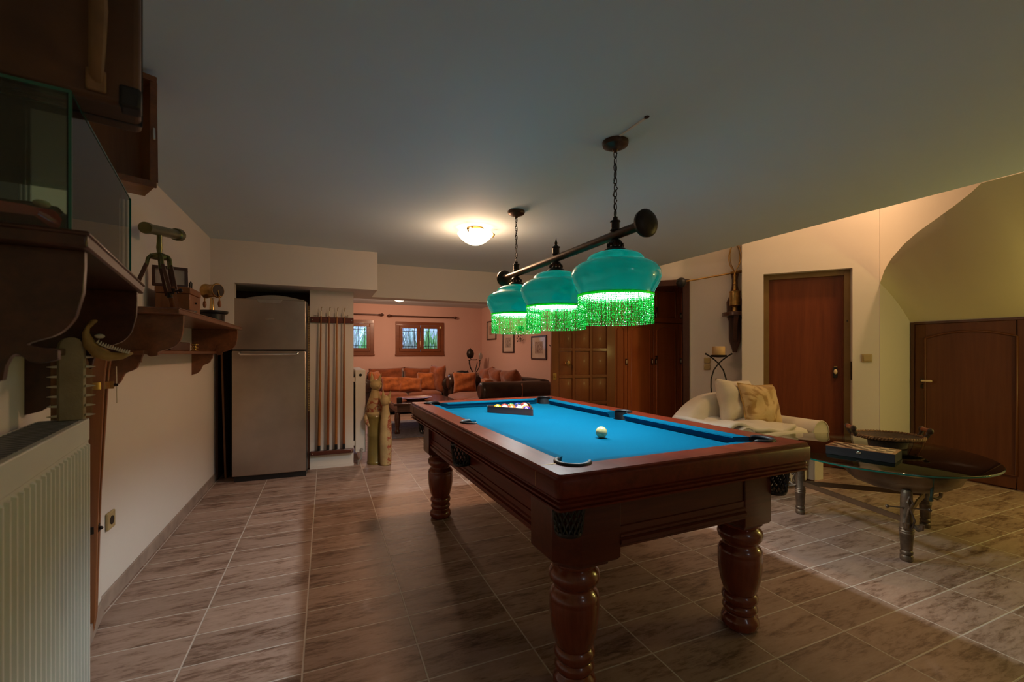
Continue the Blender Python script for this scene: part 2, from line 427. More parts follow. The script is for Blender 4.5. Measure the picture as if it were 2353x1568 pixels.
# niche for the fridge, bulkhead, pier
struct('wall_bulkhead', MB().box(-.97, .50, 4.78, 5.40, 1.875, CH), 'wall')
struct('wall_niche_cheek', MB().box(-.97, -.785, 4.78, 4.90, 1.405, 1.875), 'wall')
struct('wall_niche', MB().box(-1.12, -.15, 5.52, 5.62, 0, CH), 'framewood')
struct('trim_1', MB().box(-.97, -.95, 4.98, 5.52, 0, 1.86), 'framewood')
struct('wall_pier', MB().box(-.15, .28, 5.05, 5.52, 0, 1.876).box(.14, .28, 5.52, 6.6, 0, CH), 'wall')
struct('trim_2', MB().box(-.15, .283, 5.043, 5.05, 0, .03), 'wall')
struct('wall_beam', MB().box(.5, 3.52, 5.39, 5.62, 1.875, CH).box(.28, .5, 5.4, 5.62, 1.876, CH), 'wall')
# lounge
LB = 9.87
wb = MB()
holes = [(-.12, .945, 1.19, 1.89), (1.44, 2.46, 1.19, 1.88)]
wb.box(-2.2, 3.6, LB, LB + .25, 0, 1.19).box(-2.2, 3.6, LB, LB + .25, 1.89, CH)
wb.box(-2.2, -.12, LB, LB + .25, 1.19, 1.89).box(.945, 1.44, LB, LB + .25, 1.19, 1.89).box(2.46, 3.6, LB, LB + .25, 1.19, 1.89)
struct('wall_back', wb, 'pink')
struct('wall_lounge_left', MB().box(-1.25, -1.1, 5.55, LB, 0, CH), 'pink')
struct('wall_lounge_right', MB().box(3.41, 3.47, 4.79, LB, 0, CH), 'pink')
# stairwell side: everything right of the ceiling edge
HS = 4.4
CA = math.atan2(-.682, .731); CPT = (4.16, 4.16, 0)       # candle wall frame: +x along wall, +y into the wall
cw = MB().box(0, .82, 0, .14, 0, HS).box(-.87, 0, 0, .14, 2.13, HS)
struct('wall_candle', cw, 'wall', None, CPT, (0, 0, CA))
DA = math.atan2(-.773, .634); DPT = (4.316, 3.544, 0)     # entry door wall frame
dw = MB().box(0, .212, 0, .16, 0, HS).box(.212, 1.0, 0, .16, 2.087, HS).box(1.0, 1.222, 0, .16, 0, HS)
struct('wall_entry', dw, 'wall', None, DPT, (0, 0, DA))
struct('wall_stair', MB().box(5.086, 7.6, 2.6, 2.75, 0, HS), 'wall')
struct('wall_right', MB().box(5.62, 5.78, -2.6, 1.50, 0, 1.62).box(5.62, 5.78, 1.50, 2.6, 1.535, 1.75), 'wall')
struct('wall_landing', MB().box(7.45, 7.6, -2.6, 2.7, 0, HS).box(3.40, 3.72, -2.6, 4.9, CH + .25, HS).box(3.3, 5.4, 5.3, 5.45, 0, HS).box(5.02, 5.15, 2.9, 5.4, 0, HS).box(5.13, 5.25, 2.68, 3.2, 0, HS).box(3.39, 3.5, 4.8, 5.4, CH, HS), 'wall')
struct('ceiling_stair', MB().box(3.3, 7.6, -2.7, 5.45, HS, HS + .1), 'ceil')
# underside of the curved stair
def soffit():
    U = []; curve_px = [(0, 1.915), (.066, 2.02), (.159, 2.093), (.331, 2.166), (.493, 2.201), (.673, 2.217), (.822, 2.233), (.924, 2.249), (1, 2.27)]
    pts = []
    for t, z in curve_px:
        bow = 0
        x = 5.09 + (3.74 - 5.09) * t - bow * .67; y = 2.6 + (1.37 - 2.6) * t + bow * .74
        pts.append((x, y, z))
    def curve(t):
        for i in range(len(curve_px) - 1):
            a, b = curve_px[i][0], curve_px[i + 1][0]
            if t <= b:
                k = (t - a) / (b - a); p, q = pts[i], pts[i + 1]
                return [p[j] + (q[j] - p[j]) * k for j in range(3)]
        return pts[-1]
    m = MB(); N1, N2 = 28, 16; ups = []; los = []
    for i in range(N1 + 1):
        t = i / N1; ups.append(curve(t)); los.append((5.63, 2.6 - 1.0 * t, 1.534))
    for i in range(1, N2 + 1):
        t = i / N2; ups.append((3.74, 1.37 - 3.97 * t, 2.27)); los.append((5.63, 1.6 - 4.2 * t, 1.534))
    rings = []
    for u, l in zip(ups, los):
        top = []
        for k in range(11):
            q = k / 10; s_ = .05 * math.sin(PI * q)
            top.append((l[0] + (u[0] - l[0]) * q, l[1] + (u[1] - l[1]) * q, l[2] + (u[2] - l[2]) * q + s_ * .6))
        bot = [(x, y, z + .14 * (1 - k / 10) ** .5 + .002) for k, (x, y, z) in list(enumerate(top))[::-1]]
        rings.append(top + bot)
    m.loft(rings); return m
struct('wall_stair_soffit', soffit(), 'soffit', ang=60)

# ---- windows
def window(name, x0, x1, z0, z1, handle=True):
    r = sroot(name, ((x0 + x1) / 2, LB, 0)); w = (x1 - x0) / 2; f = .085
    fr = MB()
    for a, b, c, d in ((-w, w, z0, z0 + f), (-w, w, z1 - f + .01, z1), (-w, -w + f, z0 + f, z1 - f + .01), (w - f, w, z0 + f, z1 - f + .01)):
        fr.box(a, b, -.03, .16, c, d)
    fr.box(-w - .012, w + .012, -.036, -.012, z0 - .006, z0 + .028)
    fr.build('window_frame', 'winwood', r, bevel=.006)
    for s_ in (-1, 1):
        a, b = (-w + f, -.006) if s_ < 0 else (.006, w - f)
        sash = MB(); q = .068; c, d = z0 + f + .002, z1 - f + .008
        sash.box(a, b, -.045, .02, c, c + q).box(a, b, -.045, .02, d - q, d).box(a, a + q, -.045, .02, c + q, d - q).box(b - q, b, -.045, .02, c + q, d - q)
        so = sash.build('sash', 'winwood', r, bevel=.006)
        MB().box(a + q - .004, b - q + .004, -.008, -.004, c + q - .004, d - q + .004).build('pane', 'wpane', so, smooth=False)
        hx = a + .014 if s_ < 0 else b - .014
        for zz in (c + .03, d - .06):
            MB().tube([(hx, -.05, zz), (hx, -.05, zz + .045)], .007, 8).build('hinge', 'gold', so)
    h = MB().box(-.012, .012, -.054, -.045, (z0 + z1) / 2 - .13, (z0 + z1) / 2 - .05).tube([(0, -.054, (z0 + z1) / 2 - .08), (0, -.075, (z0 + z1) / 2 - .08), (0, -.078, (z0 + z1) / 2 - .17)], .008, 8)
    h.build('window_handle', 'porcelain', r)
    g = MB()
    for xx in (-w + .21, -w + .33, -w + .45, .12, .24, .36): g.box(xx - .006, xx + .006, .20, .212, z0 + .04, z1 - .04)
    for zz in (z0 + .21, z1 - .20): g.box(-w + .05, w - .05, .20, .212, zz - .006, zz + .006)
    g.build('grille', 'iron', r)
window('window_1', 1.412, 2.491, 1.158, 1.905)
window('window_2', -.12, .962, 1.162, 1.922)
# ---- garden seen through the panes
struct('ground_garden', MB().box(-6, 8, LB + .25, LB + 9, .9, 1.08), 'garden')
struct('wall_garden', MB().box(-6, 8, LB + 4.0, LB + 4.2, 1.0, 2.6), 'garden')
gi = 0
for gx, gy, mt, lb in ((.35, 1.2, 'leafb', 'pale strap-leaved garden plant outside the left window'),
                       (1.75, 1.2, 'leafb', 'bluish green strap-leaved plant outside the left pane of the right window'),
                       (2.52, 1.15, 'leafg', 'bright green strap-leaved plant outside the right pane of the right window'),
                       (1.1, 2.4, 'leafg', 'green strap-leaved plant farther off, seen at the left edge of the right window')):
    p = MB(); q = random.Random(gi); gi += 1
    for k in range(120):
        a = q.uniform(0, 2 * PI); L = q.uniform(.55, 1.15); sp = q.uniform(.15, .6); w = q.uniform(.014, .03)
        bx, by = q.uniform(-.36, .36), q.uniform(-.25, .25); L1 = []; L2 = []
        for j in range(6):
            t = j / 5; rr = sp * t * L; z = L * (1.25 * t - .75 * t * t * sp)
            cx = bx + rr * math.cos(a); cy = by + rr * math.sin(a); ww = w * (1 - t) + .001
            L1.append((cx - ww * math.sin(a), cy + ww * math.cos(a), z)); L2.append((cx + ww * math.sin(a), cy - ww * math.cos(a), z + .004))
        p.loft([[a1, b1] for a1, b1 in zip(L1, L2)], False, False)
    tag(p.build('garden_plant', mt, None, (gx, LB + gy, 1.08)), lb, 'plant', 'garden plants outside the windows')
fl = MB(); q = random.Random(3)
for k in range(7):
    a = k * 2 * PI / 7; fl.ball((.035 * math.cos(a), 0, .035 * math.sin(a)), (.028, .012, .028), 8, 6)
fl.ball((0, -.008, 0), .018, 8, 6).tube([(0, .01, 0), (.01, .03, -.2), (0, .04, -.4)], .005, 6)
tag(fl.build('yellow_flower', 'flower', None, (1.60, LB + .62, 1.48)), 'yellow flower just outside the left pane of the right window', 'flower')

# ---- curtain rods
def rod(x0, x1, z, label):
    t = thing('curtain_rod', label, 'curtain rod', ((x0 + x1) / 2, LB, z), 0, 'curtain rods above the lounge windows'); h = (x1 - x0) / 2
    MB().tube([(-h, -.09, 0), (h, -.09, 0)], .015, 10).build('rod', 'framewood', t)
    for s_ in (-1, 1):
        MB().lathe([(0, .015), (.015, .026), (.03, .015), (.05, .03), (.075, .034), (.10, .02), (.115, .004)], 14, mtx=T((s_ * (h - .01), -.09, 0)) @ RM(90 * s_, 'Y')).build('finial', 'framewood', t)
        MB().box(s_ * (h - .10) - .012, s_ * (h - .10) + .012, -.10, 0, -.012, .012).build('rod_bracket', 'framewood', t, bevel=.003)
rod(1.33, 2.68, 2.02, 'dark curtain rod with knob ends above the right lounge window')
rod(-.35, 1.06, 2.035, 'dark curtain rod above the left lounge window, partly behind the cue rack pier')

# ---- entry door (in the angled wall)
e = sroot('door_1', DPT, DA)
fr = MB().box(.213, .268, .085, .155, 0, 2.086).box(.944, .999, .085, .155, 0, 2.086).box(.268, .944, .085, .155, 2.03, 2.086)
fr.build('door_frame', 'metalframe', e, bevel=.003)
MB().box(.262, .95, .118, .158, .005, 2.032).build('door_slab', 'doorwood', e, bevel=.003)
MB().box(.262, .282, .112, .119, .01, 2.03).box(.93, .95, .112, .119, .01, 2.03).box(.282, .93, .112, .119, 2.012, 2.03).build('door_bead', 'doorwood', e)
hd = MB().box(.855, .893, .104, .118, .955, 1.065).build('lock_plate', 'black', e, bevel=.004)
MB().ball((.874, .095, 1.02), (.017, .012, .027), 14, 10).build('keyhole_cover', 'porcelain', hd)
MB().box(.860, .888, .09, .105, 1.068, 1.078).build('key', 'gold', hd)
MB().tube([(.952, .098, 1.20), (.952, .098, 1.26)], .007, 8).build('hinge', 'gold', e)
MB().lathe([(0, .008), (.004, .006)], 10, mtx=T((.972, .086, 1.55)) @ RM(90, 'X')).build('frame_hole_plug', 'black', e)
tag_sw = MB().box(-.004, .0, .03, .062, .94, 1.13)
o = tag_sw.build('strike_plate', 'bronzed', None, (DPT[0] + .634 * .999, DPT[1] - .773 * .999, 0), (0, 0, DA)); tag(o, 'narrow dark metal strip in the white reveal right of the entry door', 'door plate')
# ---- low door under the stair
d4 = sroot('door_2', (5.62, 0, 0))
y0, y1, zt = 1.42, 2.592, 1.533
MB().box(-.012, .06, y1 - .03, y1, 0, zt).box(-.012, .06, y0, y1 - .03, zt - .022, zt).build('door_frame', 'framewood', d4, bevel=.003)
ya, yb, za, zb = 1.83, 2.475, .13, 1.365
outer = [(y0, .01), (y1 - .03, .01), (y1 - .03, zt - .022), (y0, zt - .022)]
arcp = [(ya, zb)] + [(ya + (yb - ya) * i / 16, zb + .062 * (1 - (2 * i / 16 - 1) ** 2)) for i in range(1, 16)] + [(yb, zb)]
m = MB().box(0, .04, y0, ya, .01, zt - .022).box(0, .04, yb, y1 - .03, .01, zt - .022).box(0, .04, ya, yb, .01, za)
top = arcp + [(yb, zt - .022), (ya, zt - .022)]
m.prism(top, 'X', 0, .04); m.build('door_slab', 'stairwood', d4, bevel=.004)
panel = arcp[::-1] + [(ya, za), (yb, za)]
cy, cz = (ya + yb) / 2, (za + zb) / 2
def inset(p, d): return (p[0] + (d if p[0] < cy - .05 else -d if p[0] > cy + .05 else 0), p[1] + (d if p[1] < cz else -d))
r0 = [(.0, *p) for p in panel]; r1 = [(.030, *inset(p, .010)) for p in panel]; r2 = [(.032, *inset(p, .03)) for p in panel]; r3 = [(.014, *inset(p, .065)) for p in panel]
MB().loft([r0, r1, r2, r3]).build('door_panel', 'stairwood', d4, ang=25)
MB().tube([(-.004, *p) for p in arcp] + [(-.004, yb, za), (-.004, ya, za)], .011, 8, True).build('panel_moulding', 'stairwood', d4, ang=60)
lv = MB().tube([(0, 2.495, .935), (-.04, 2.495, .935), (-.045, 2.48, .935)], .009, 8).lathe([(0, .02), (.008, .022)], 14, mtx=T((0, 2.495, .935)) @ RM(-90, 'Y')).build('handle_rose', 'bronzed', d4)
MB().lathe([(0, .010), (.03, .009), (.075, .013), (.085, .009)], 12, mtx=T((-.046, 2.487, .935)) @ RM(90, 'X')).build('door_handle', 'porcelain', lv)
MB().lathe([(0, .022), (.006, .018), (.007, .006)], 16, mtx=T((0, 2.495, .875)) @ RM(-90, 'Y')).build('keyhole_plate', 'bronzed', d4)
# ---- opening beside the wardrobe: frame and the panelled leaf standing open
d3 = sroot('door_3', CPT, CA)
MB().box(-.075, 0, -.02, .14, 0, 2.13).box(-.87, -.075, -.02, .14, 2.06, 2.13).build('door_frame', 'framewood', d3, bevel=.005)
# panelled leaf
lf = thing('panelled_door', 'open brown door leaf with square raised panels and a brass knob, beside the wardrobe', 'door', (3.47, 4.750, 0), math.atan2(.10, -.87))
W, Hh = .89, 2.05
st = MB()
xs = [(.125, .33), (.365, .57), (.605, .79)]; zs = [(.26, .56), (.60, .90), (.94, 1.24), (1.28, 1.58), (1.62, 1.92)]
st.box(0, .125, -.02, .02, .01, Hh).box(.33, .365, -.02, .02, .01, Hh).box(.57, .605, -.02, .02, .01, Hh).box(.79, W, -.02, .02, .01, Hh)
zz = [.01] + [z for p in zs for z in p] + [Hh]
for i in range(0, len(zz), 2):
    for a, b in xs: st.box(a, b, -.0195, .0195, zz[i], zz[i + 1])
st.build('door_leaf', 'leafwood', lf, bevel=.003)
for a, b in xs:
    for c, d in zs:
        p = MB()
        for sg in (1, -1):
            p.loft([[(a, sg * .004, c), (b, sg * .004, c), (b, sg * .004, d), (a, sg * .004, d)],
                    [(a + .05, sg * .019, c + .05), (b - .05, sg * .019, c + .05), (b - .05, sg * .019, d - .05), (a + .05, sg * .019, d - .05)]])
        p.build('raised_panel', 'leafwood', lf, bevel=.002)
MB().lathe([(0, .018), (.008, .02), (.014, .011), (.03, .011), (.037, .026), (.05, .034), (.066, .03), (.074, .012)], 18, mtx=T((.687, .012, 1.085)) @ RM(-90, 'X')).build('door_knob', 'brass', lf)
MB().box(.825, .87, .02, .026, .88, .965).box(.84, .855, .026, .036, .905, .945).build('lock_plate', 'brass', lf, bevel=.002)
# wardrobe behind the frame
wd = thing('wardrobe', 'tall reddish wood built-in wardrobe with arched doors beside the panelled door', 'wardrobe', (3.49, 4.80, 0))
MB().box(0, 1.41, .025, .45, 0, 2.2).build('carcass', 'wardwood', wd)
ws = [(.0, .223), (.227, .655), (.66, 1.10), (1.105, 1.41)]
def arched_door(x0, x1, z0, z1, hx, arch):
    b = .055; a_, c_ = x0 + b, x1 - b; za, zb = z0 + .07, z1 - .10
    n = 12; ap = [(a_, zb)] + [(a_ + (c_ - a_) * i / n, zb + (.055 if arch else 0) * (1 - (2 * i / n - 1) ** 2)) for i in range(1, n)] + [(c_, zb)]
    d = MB().box(x0, a_, 0, .022, z0, z1).box(c_, x1, 0, .022, z0, z1).box(a_, c_, 0, .022, z0, za)
    d.prism(ap + [(c_, z1), (a_, z1)], 'Y', 0, .022)
    do = d.build('door', 'wardwood', wd, bevel=.003)
    pn = ap[::-1] + [(a_, za), (c_, za)]; mx, mz = (a_ + c_) / 2, (za + zb) / 2
    ins = lambda p, q: (p[0] + (q if p[0] < mx - .03 else -q if p[0] > mx + .03 else 0), p[1] + (q if p[1] < mz else -q))
    MB().loft([[(p[0], .004, p[1]) for p in pn], [(ins(p, .008)[0], .014, ins(p, .008)[1]) for p in pn], [(ins(p, .02)[0], .014, ins(p, .02)[1]) for p in pn], [(ins(p, .035)[0], .006, ins(p, .035)[1]) for p in pn]]).build('door_panel', 'wardwood', do, ang=25)
    MB().tube([(p[0], -.001, p[1]) for p in pn], .007, 6, True).build('panel_moulding', 'wardwood', do, ang=60)
    hz = z0 + .06 if not arch else 1.06
    hb = MB().box(hx - .006, hx + .006, -.02, 0, hz, hz + .08).build('handle', 'bronzed', do, bevel=.002)
    MB().box(hx - .006, hx + .006, -.024, -.02, hz + .018, hz + .062).build('handle_inlay', 'porcelain', hb, bevel=.002)
    return do
for i, (x0, x1) in enumerate(ws):
    hx = (x1 - .028) if i in (0, 1) else (x0 + .028)
    dd = arched_door(x0 + .002, x1 - .002, .03, 1.625, hx, True)
    d2 = arched_door(x0 + .002, x1 - .002, 1.64, 2.17, hx, False)
    if i == 2:
        for o_, zz in ((dd, 1.17), (d2, 1.83)):
            MB().tube([(hx, 0, zz), (hx, -.03, zz)], .005, 8).ball((hx, -.035, zz), (.012, .004, .014), 10, 6).tube([(hx, -.036, zz - .012), (hx, -.036, zz - .05)], [.008, .005], 6).build('key', 'bronzed', o_)
# ================================================================== POOL TABLE
HX, HY, TZ = .62, 1.115, .84
pt = thing('pool_table', 'mahogany pool table with blue cloth, black mesh pockets and turned legs', 'pool table', (1.247, 2.315, 0), R(1.5))
rail = MB().rectsweep([(-.118, .80), (-.118, .8385), (-.012, .8405), (-.007, .836), (-.007, .829), (-.001, .826), (.003, .82), (.003, .770), (-.013, .757), (-.013, .751), (-.003, .747), (-.003, .741), (-.014, .738), (-.014, .733), (-.006, .730), (-.006, .724), (-.022, .720), (-.118, .722)], HX, HY, .022)
ro = rail.build('rail_frame', 'mahog', pt, smooth=False)
PK = [(sx * (HX - .142), sy * (HY - .142), .060) for sx in (-1, 1) for sy in (-1, 1)] + [(sx * (HX - .108), 0, .056) for sx in (-1, 1)]
cut = MB()
for x, y, r in PK: cut.lathe([(.6, r), (.95, r)], 28, (x, y, 0))
boolean(ro, cut)
for sy in (-1, 1):     # corner joints of the rail
    for sx in (-1, 1):
        MB().box(sx * (HX + .0035) - .0008, sx * (HX + .0035) + .0008, sy * (HY - .142) - .001, sy * (HY - .142) + .001, .772, .822).box(*sorted((sx * (HX - .012), sx * (HX - .085))), sy * (HY - .142) - .001, sy * (HY - .142) + .001, .8397, .8409).build('rail_joint', 'brass', pt)
bed = MB().box(-.52, .52, -1.015, 1.015, .765, .795).build('playing_cloth', 'cloth', pt, smooth=False)
boolean(bed, cut)
# cushions, six, with cut-back ends
def cushion(p0, p1, nrm, e0, e1):
    p0, p1, n = Vector((*p0, 0)), Vector((*p1, 0)), Vector((*nrm, 0)); d = (p1 - p0).normalized()
    prof = [(0, .838), (.048, .8335), (.05, .828), (.034, .812), (.03, .796), (0, .796)]
    rings = []
    for base, s_, e in ((p0, 1, e0), (p1, -1, e1)):
        rings.append([tuple(base + n * a + d * (s_ * e * a) + Vector((0, 0, z))) for a, z in prof])
    mid = [[tuple(p0.lerp(p1, .5) + n * a + Vector((0, 0, z))) for a, z in prof]]
    MB().loft([rings[0]] + mid + [rings[1]]).build('cushion', 'cloth', pt, ang=25)
ix, iy = HX - .117, HY - .117
for sx in (-1, 1):
    cushion((sx * ix, -iy + .085), (sx * ix, -.065), (-sx, 0), 1.0, .35)
    cushion((sx * ix, .065), (sx * ix, iy - .085), (-sx, 0), .35, 1.0)
for sy in (-1, 1):
    cushion((-ix + .085, sy * iy), (ix - .085, sy * iy), (0, -sy), 1.0, 1.0)
# pockets
for i, (x, y, r) in enumerate(PK):
    corner = i < 4; a0 = math.degrees(math.atan2(y, x)) if corner else (0 if x > 0 else 180)
    if corner: a0 = {(1, 1): 45, (-1, 1): 135, (-1, -1): 225, (1, -1): 315}[(int(math.copysign(1, x)), int(math.copysign(1, y)))]
    half = 112 if corner else 105
    pts = [(x + (r - .001) * math.cos(R(a0 + a)), y + (r - .001) * math.sin(R(a0 + a)), .8405) for a in [-half + 2 * half * k / 24 for k in range(25)]]
    po = MB().tube(pts, [.004] + [.0085] * 23 + [.004], 10).build('pocket', 'black', pt)
    w = MB(); rg = []
    for z, rr in ((.838, r - .001), (.80, r - .002), (.725, r - .006)):
        rg.append([(x + rr * math.cos(R(a0 + a)), y + rr * math.sin(R(a0 + a)), z) for a in [-half - 8 + 2 * (half + 8) * k / 20 for k in range(21)]])
    w.loft(rg, False, False).build('pocket_wall', 'black', po)
    # net basket below
    if corner: nx, ny = math.copysign(HX - .098, x), math.copysign(HY - .098, y)
    else: nx, ny = math.copysign(HX - .052, x), 0
    net = bmesh.new(); NU, NV = 16, 5; g = []
    for v in range(NV + 1):
        z = .728 - .108 * v / NV; rr = .056 - .012 * (v / NV)
        g.append([net.verts.new((nx + rr * math.cos(2 * PI * (k + .5 * (v % 2)) / NU), ny + rr * math.sin(2 * PI * (k + .5 * (v % 2)) / NU), z)) for k in range(NU)])
    for v in range(NV - 1):
        for k in range(NU):
            o_ = 0 if v % 2 else -1
            if v % 2 == 0: q = (g[v][k], g[v + 1][(k - 1) % NU], g[v + 2][k] if v + 2 <= NV else None, g[v + 1][k])
            else: q = (g[v][k], g[v + 1][k], g[v + 2][k] if v + 2 <= NV else None, g[v + 1][(k + 1) % NU])
            if q[2] is not None:
                try: net.faces.new(q)
                except ValueError: pass
    me = bpy.data.meshes.new('net'); net.to_mesh(me); net.free(); me.materials.append(M['blackplastic'])
    no = bpy.data.objects.new('pocket_net', me); COL.objects.link(no); no.parent = po
    wf = no.modifiers.new('w', 'WIREFRAME'); wf.thickness = .0075; wf.use_replace = True
    MB().lathe([(.616, .030), (.612, .044), (.619, .047), (.626, .046), (.628, .04)], 20, (nx, ny, 0)).lathe([(.722, .052), (.722, .058), (.732, .058), (.732, .052)], 20, (nx, ny, 0), loop=True).build('basket_rim', 'blackplastic', po) if False else MB().lathe([(.722, .052), (.722, .058), (.732, .058), (.732, .052)], 20, (nx, ny, 0), loop=True).build('basket_rim', 'blackplastic', po)
    MB().lathe([(.616, .030), (.612, .044), (.619, .047), (.626, .046), (.628, .04)], 20, (nx, ny, 0)).build('basket_base', 'blackplastic', po)
# apron and legs
ax, ay = HX - .085, HY - .085
APR = [(-.03, .722), (0, .722), (0, .705), (-.004, .702), (-.004, .60), (0, .607), (0, .585), (.006, .580), (.006, .571), (.001, .567), (.010, .561), (.010, .549), (.003, .541), (.003, .535), (-.03, .535)]
APR[4] = (-.004, .610)
for sx in (-1, 1):
    MB().loft([[(sx * (ax + o), y, z) for o, z in APR] for y in (-.80, .80)]).build('apron', 'mahog', pt, ang=25)
    MB().loft([[(x, sx * (ay + o), z) for o, z in APR] for x in (-.32, .32)]).build('apron', 'mahogx', pt, ang=25)
LP = [(z, r) for z, r in ((0, .060), (.004, .068), (.02, .077), (.036, .078), (.052, .073), (.062, .062), (.068, .060), (.074, .066), (.088, .073), (.102, .068), (.109, .062), (.113, .064), (.122, .072), (.136, .075), (.150, .071), (.158, .064), (.164, .067), (.18, .073), (.22, .083), (.26, .089), (.30, .091), (.325, .0905), (.332, .0895), (.338, .091), (.35, .089), (.363, .081), (.372, .073), (.379, .072), (.388, .080), (.402, .090), (.418, .0935), (.434, .090), (.447, .079), (.453, .074), (.458, .082), (.468, .084), (.478, .082))]
for sx in (-1, 1):
    for sy in (-1, 1):
        lx, ly = sx * .435, sy * .915
        lo = MB().lathe(LP, 40, (lx, ly, 0)).build('leg', 'mahogz', pt, ang=60)
        a = .118; c = .075
        poly = [(-a, -a), (a, -a), (a, a - c), (a - c, a), (-a, a)]
        poly = [(lx + sx * u, ly + sy * v) for u, v in poly]
        sm = [(lx + (px - lx) * .74, ly + (py - ly) * .74) for px, py in poly]
        MB().loft([[(px, py, .470) for px, py in sm], [(px, py, .482) for px, py in sm], [(lx + (px - lx) * .93, ly + (py - ly) * .93, .490) for px, py in poly], [(px, py, .502) for px, py in poly], [(px, py, .722) for px, py in poly]]).build('leg_block', 'mahogx', lo, bevel=.003)

# ---- balls and rack
BALL = .0286; BZ = .7953 + BALL
def ball(x, y, mt, label, rot, group=None, num=None, spot=None):
    o = MB().ball((0, 0, 0), BALL, 28, 18).build('billiard_ball', mt, None, (x, y, BZ), rot, ang=80)
    tag(o, label, 'ball', group)
    if num:
        d = Vector(spot).normalized(); q = d.to_track_quat('Z', 'Y')
        inv = Euler(rot).to_matrix().inverted(); dl = inv @ d; ql = (inv.to_quaternion() @ q)
        sp = MB().lathe([(-.0015, .0105), (.0003, .0103)], 18).build('number_spot', 'white', o, dl * (BALL - .0015), ql.to_euler())
        text_part(num, .011, 'black', sp, (0, 0, .0004), (0, 0, 0), 'number')
    return o
BC = {'yellow': (.80, .42, .01), 'blue': (.01, .05, .30), 'red': (.62, .03, .02), 'purple': (.06, .02, .22), 'orange': (.8, .17, .02), 'green': (.01, .18, .06), 'maroon': (.22, .02, .02), 'black': (.012, .012, .012)}
for k, c in BC.items():
    M['solid_' + k] = ball_mat('ball_' + k, c, False); M['stripe_' + k] = ball_mat('stripe_' + k, c, True)
M['ivory'] = ball_mat('ball_ivory', (.62, .55, .26), False)
v1, v2, v3 = Vector((1.077, 2.947)), Vector((1.286, 2.693)), Vector((1.40, 3.0))
cen = (v1 + v2 + v3) / 3
ang0 = math.atan2((v2 - v1).y, (v2 - v1).x)
ex = Vector((math.cos(ang0), math.sin(ang0))); ey = Vector((-ex.y, ex.x))
if ey.dot(v3 - v1) < 0: ey = -ey
rowlab = ['front row of the rack', 'second row of the rack', 'third row of the rack', 'fourth row of the rack', 'far point of the rack']
order = [[('solid_yellow', 'plain yellow', '1'), ('stripe_blue', 'blue striped', None), ('stripe_orange', 'cream with a hidden stripe', None), ('stripe_yellow', 'cream and yellow striped', '9'), ('solid_purple', 'plain purple', '4')],
         [('solid_red', 'plain red', None), ('stripe_red', 'red striped', None), ('stripe_purple', 'purple striped', None), ('solid_orange', 'plain orange', None)],
         [('solid_green', 'plain green', None), ('solid_black', 'plain black', None), ('stripe_green', 'green striped', None)],
         [('solid_blue', 'plain blue', None), ('stripe_maroon', 'maroon striped', None)], [('solid_maroon', 'plain maroon', None)]]
b0 = cen - ey * (4 * BALL * math.sqrt(3)) / 3
for r_, row in enumerate(order):
    for k, (mt, lab, num) in enumerate(row):
        off = (k - (len(row) - 1) / 2) * 2.01 * BALL
        p = b0 + ex * off + ey * (r_ * BALL * 1.7405)
        rot = (rnd.uniform(.2, 1.2), rnd.uniform(-.8, .8), rnd.uniform(0, 3))
        if mt == 'stripe_blue': rot = (1.2, 0, -.3)
        if mt == 'stripe_orange': rot = (.0, 1.4, .9)
        ball(p.x, p.y, mt, lab + ' billiard ball in the ' + rowlab[r_], rot, 'billiard balls in the rack', num, (-.35, -.8, .45) if num else None)
ball(1.266, 1.842, 'ivory', 'ivory cue ball alone in the middle of the blue cloth', (0, 0, 0))
rk = thing('ball_rack', 'dark wooden triangular ball rack around the balls on the cloth', 'rack', (cen.x, cen.y, .795), ang0)
S = .186; rin = []
tri = [(-S, -S / math.sqrt(3)), (S, -S / math.sqrt(3)), (0, 2 * S / math.sqrt(3))]
if ey.dot(Vector((-ex.y, ex.x))) < 0: tri = [(x, -y) for x, y in tri]
def triring(s_, z):
    out = []
    for i in range(3):
        p = Vector(tri[i]); a = (Vector(tri[i - 1]) - p).normalized(); b = (Vector(tri[(i + 1) % 3]) - p).normalized()
        for k in range(5):
            t = k / 4; out.append(tuple((p + a * .02 * (1 - t) ** 2 + b * .02 * t ** 2) * s_) + (z,))
    return out
MB().loft([triring(1, .0005), triring(1, .046), triring(.945, .046), triring(.945, .0005)], False, True, None, True).build('triangle', 'ltable', rk, ang=30)
for i in range(3):
    p = Vector(tri[i]) * .93; MB().ball((p.x * 1.02, p.y * 1.02, .044), (.005, .005, .004), 8, 6).build('stud', 'chrome', rk)

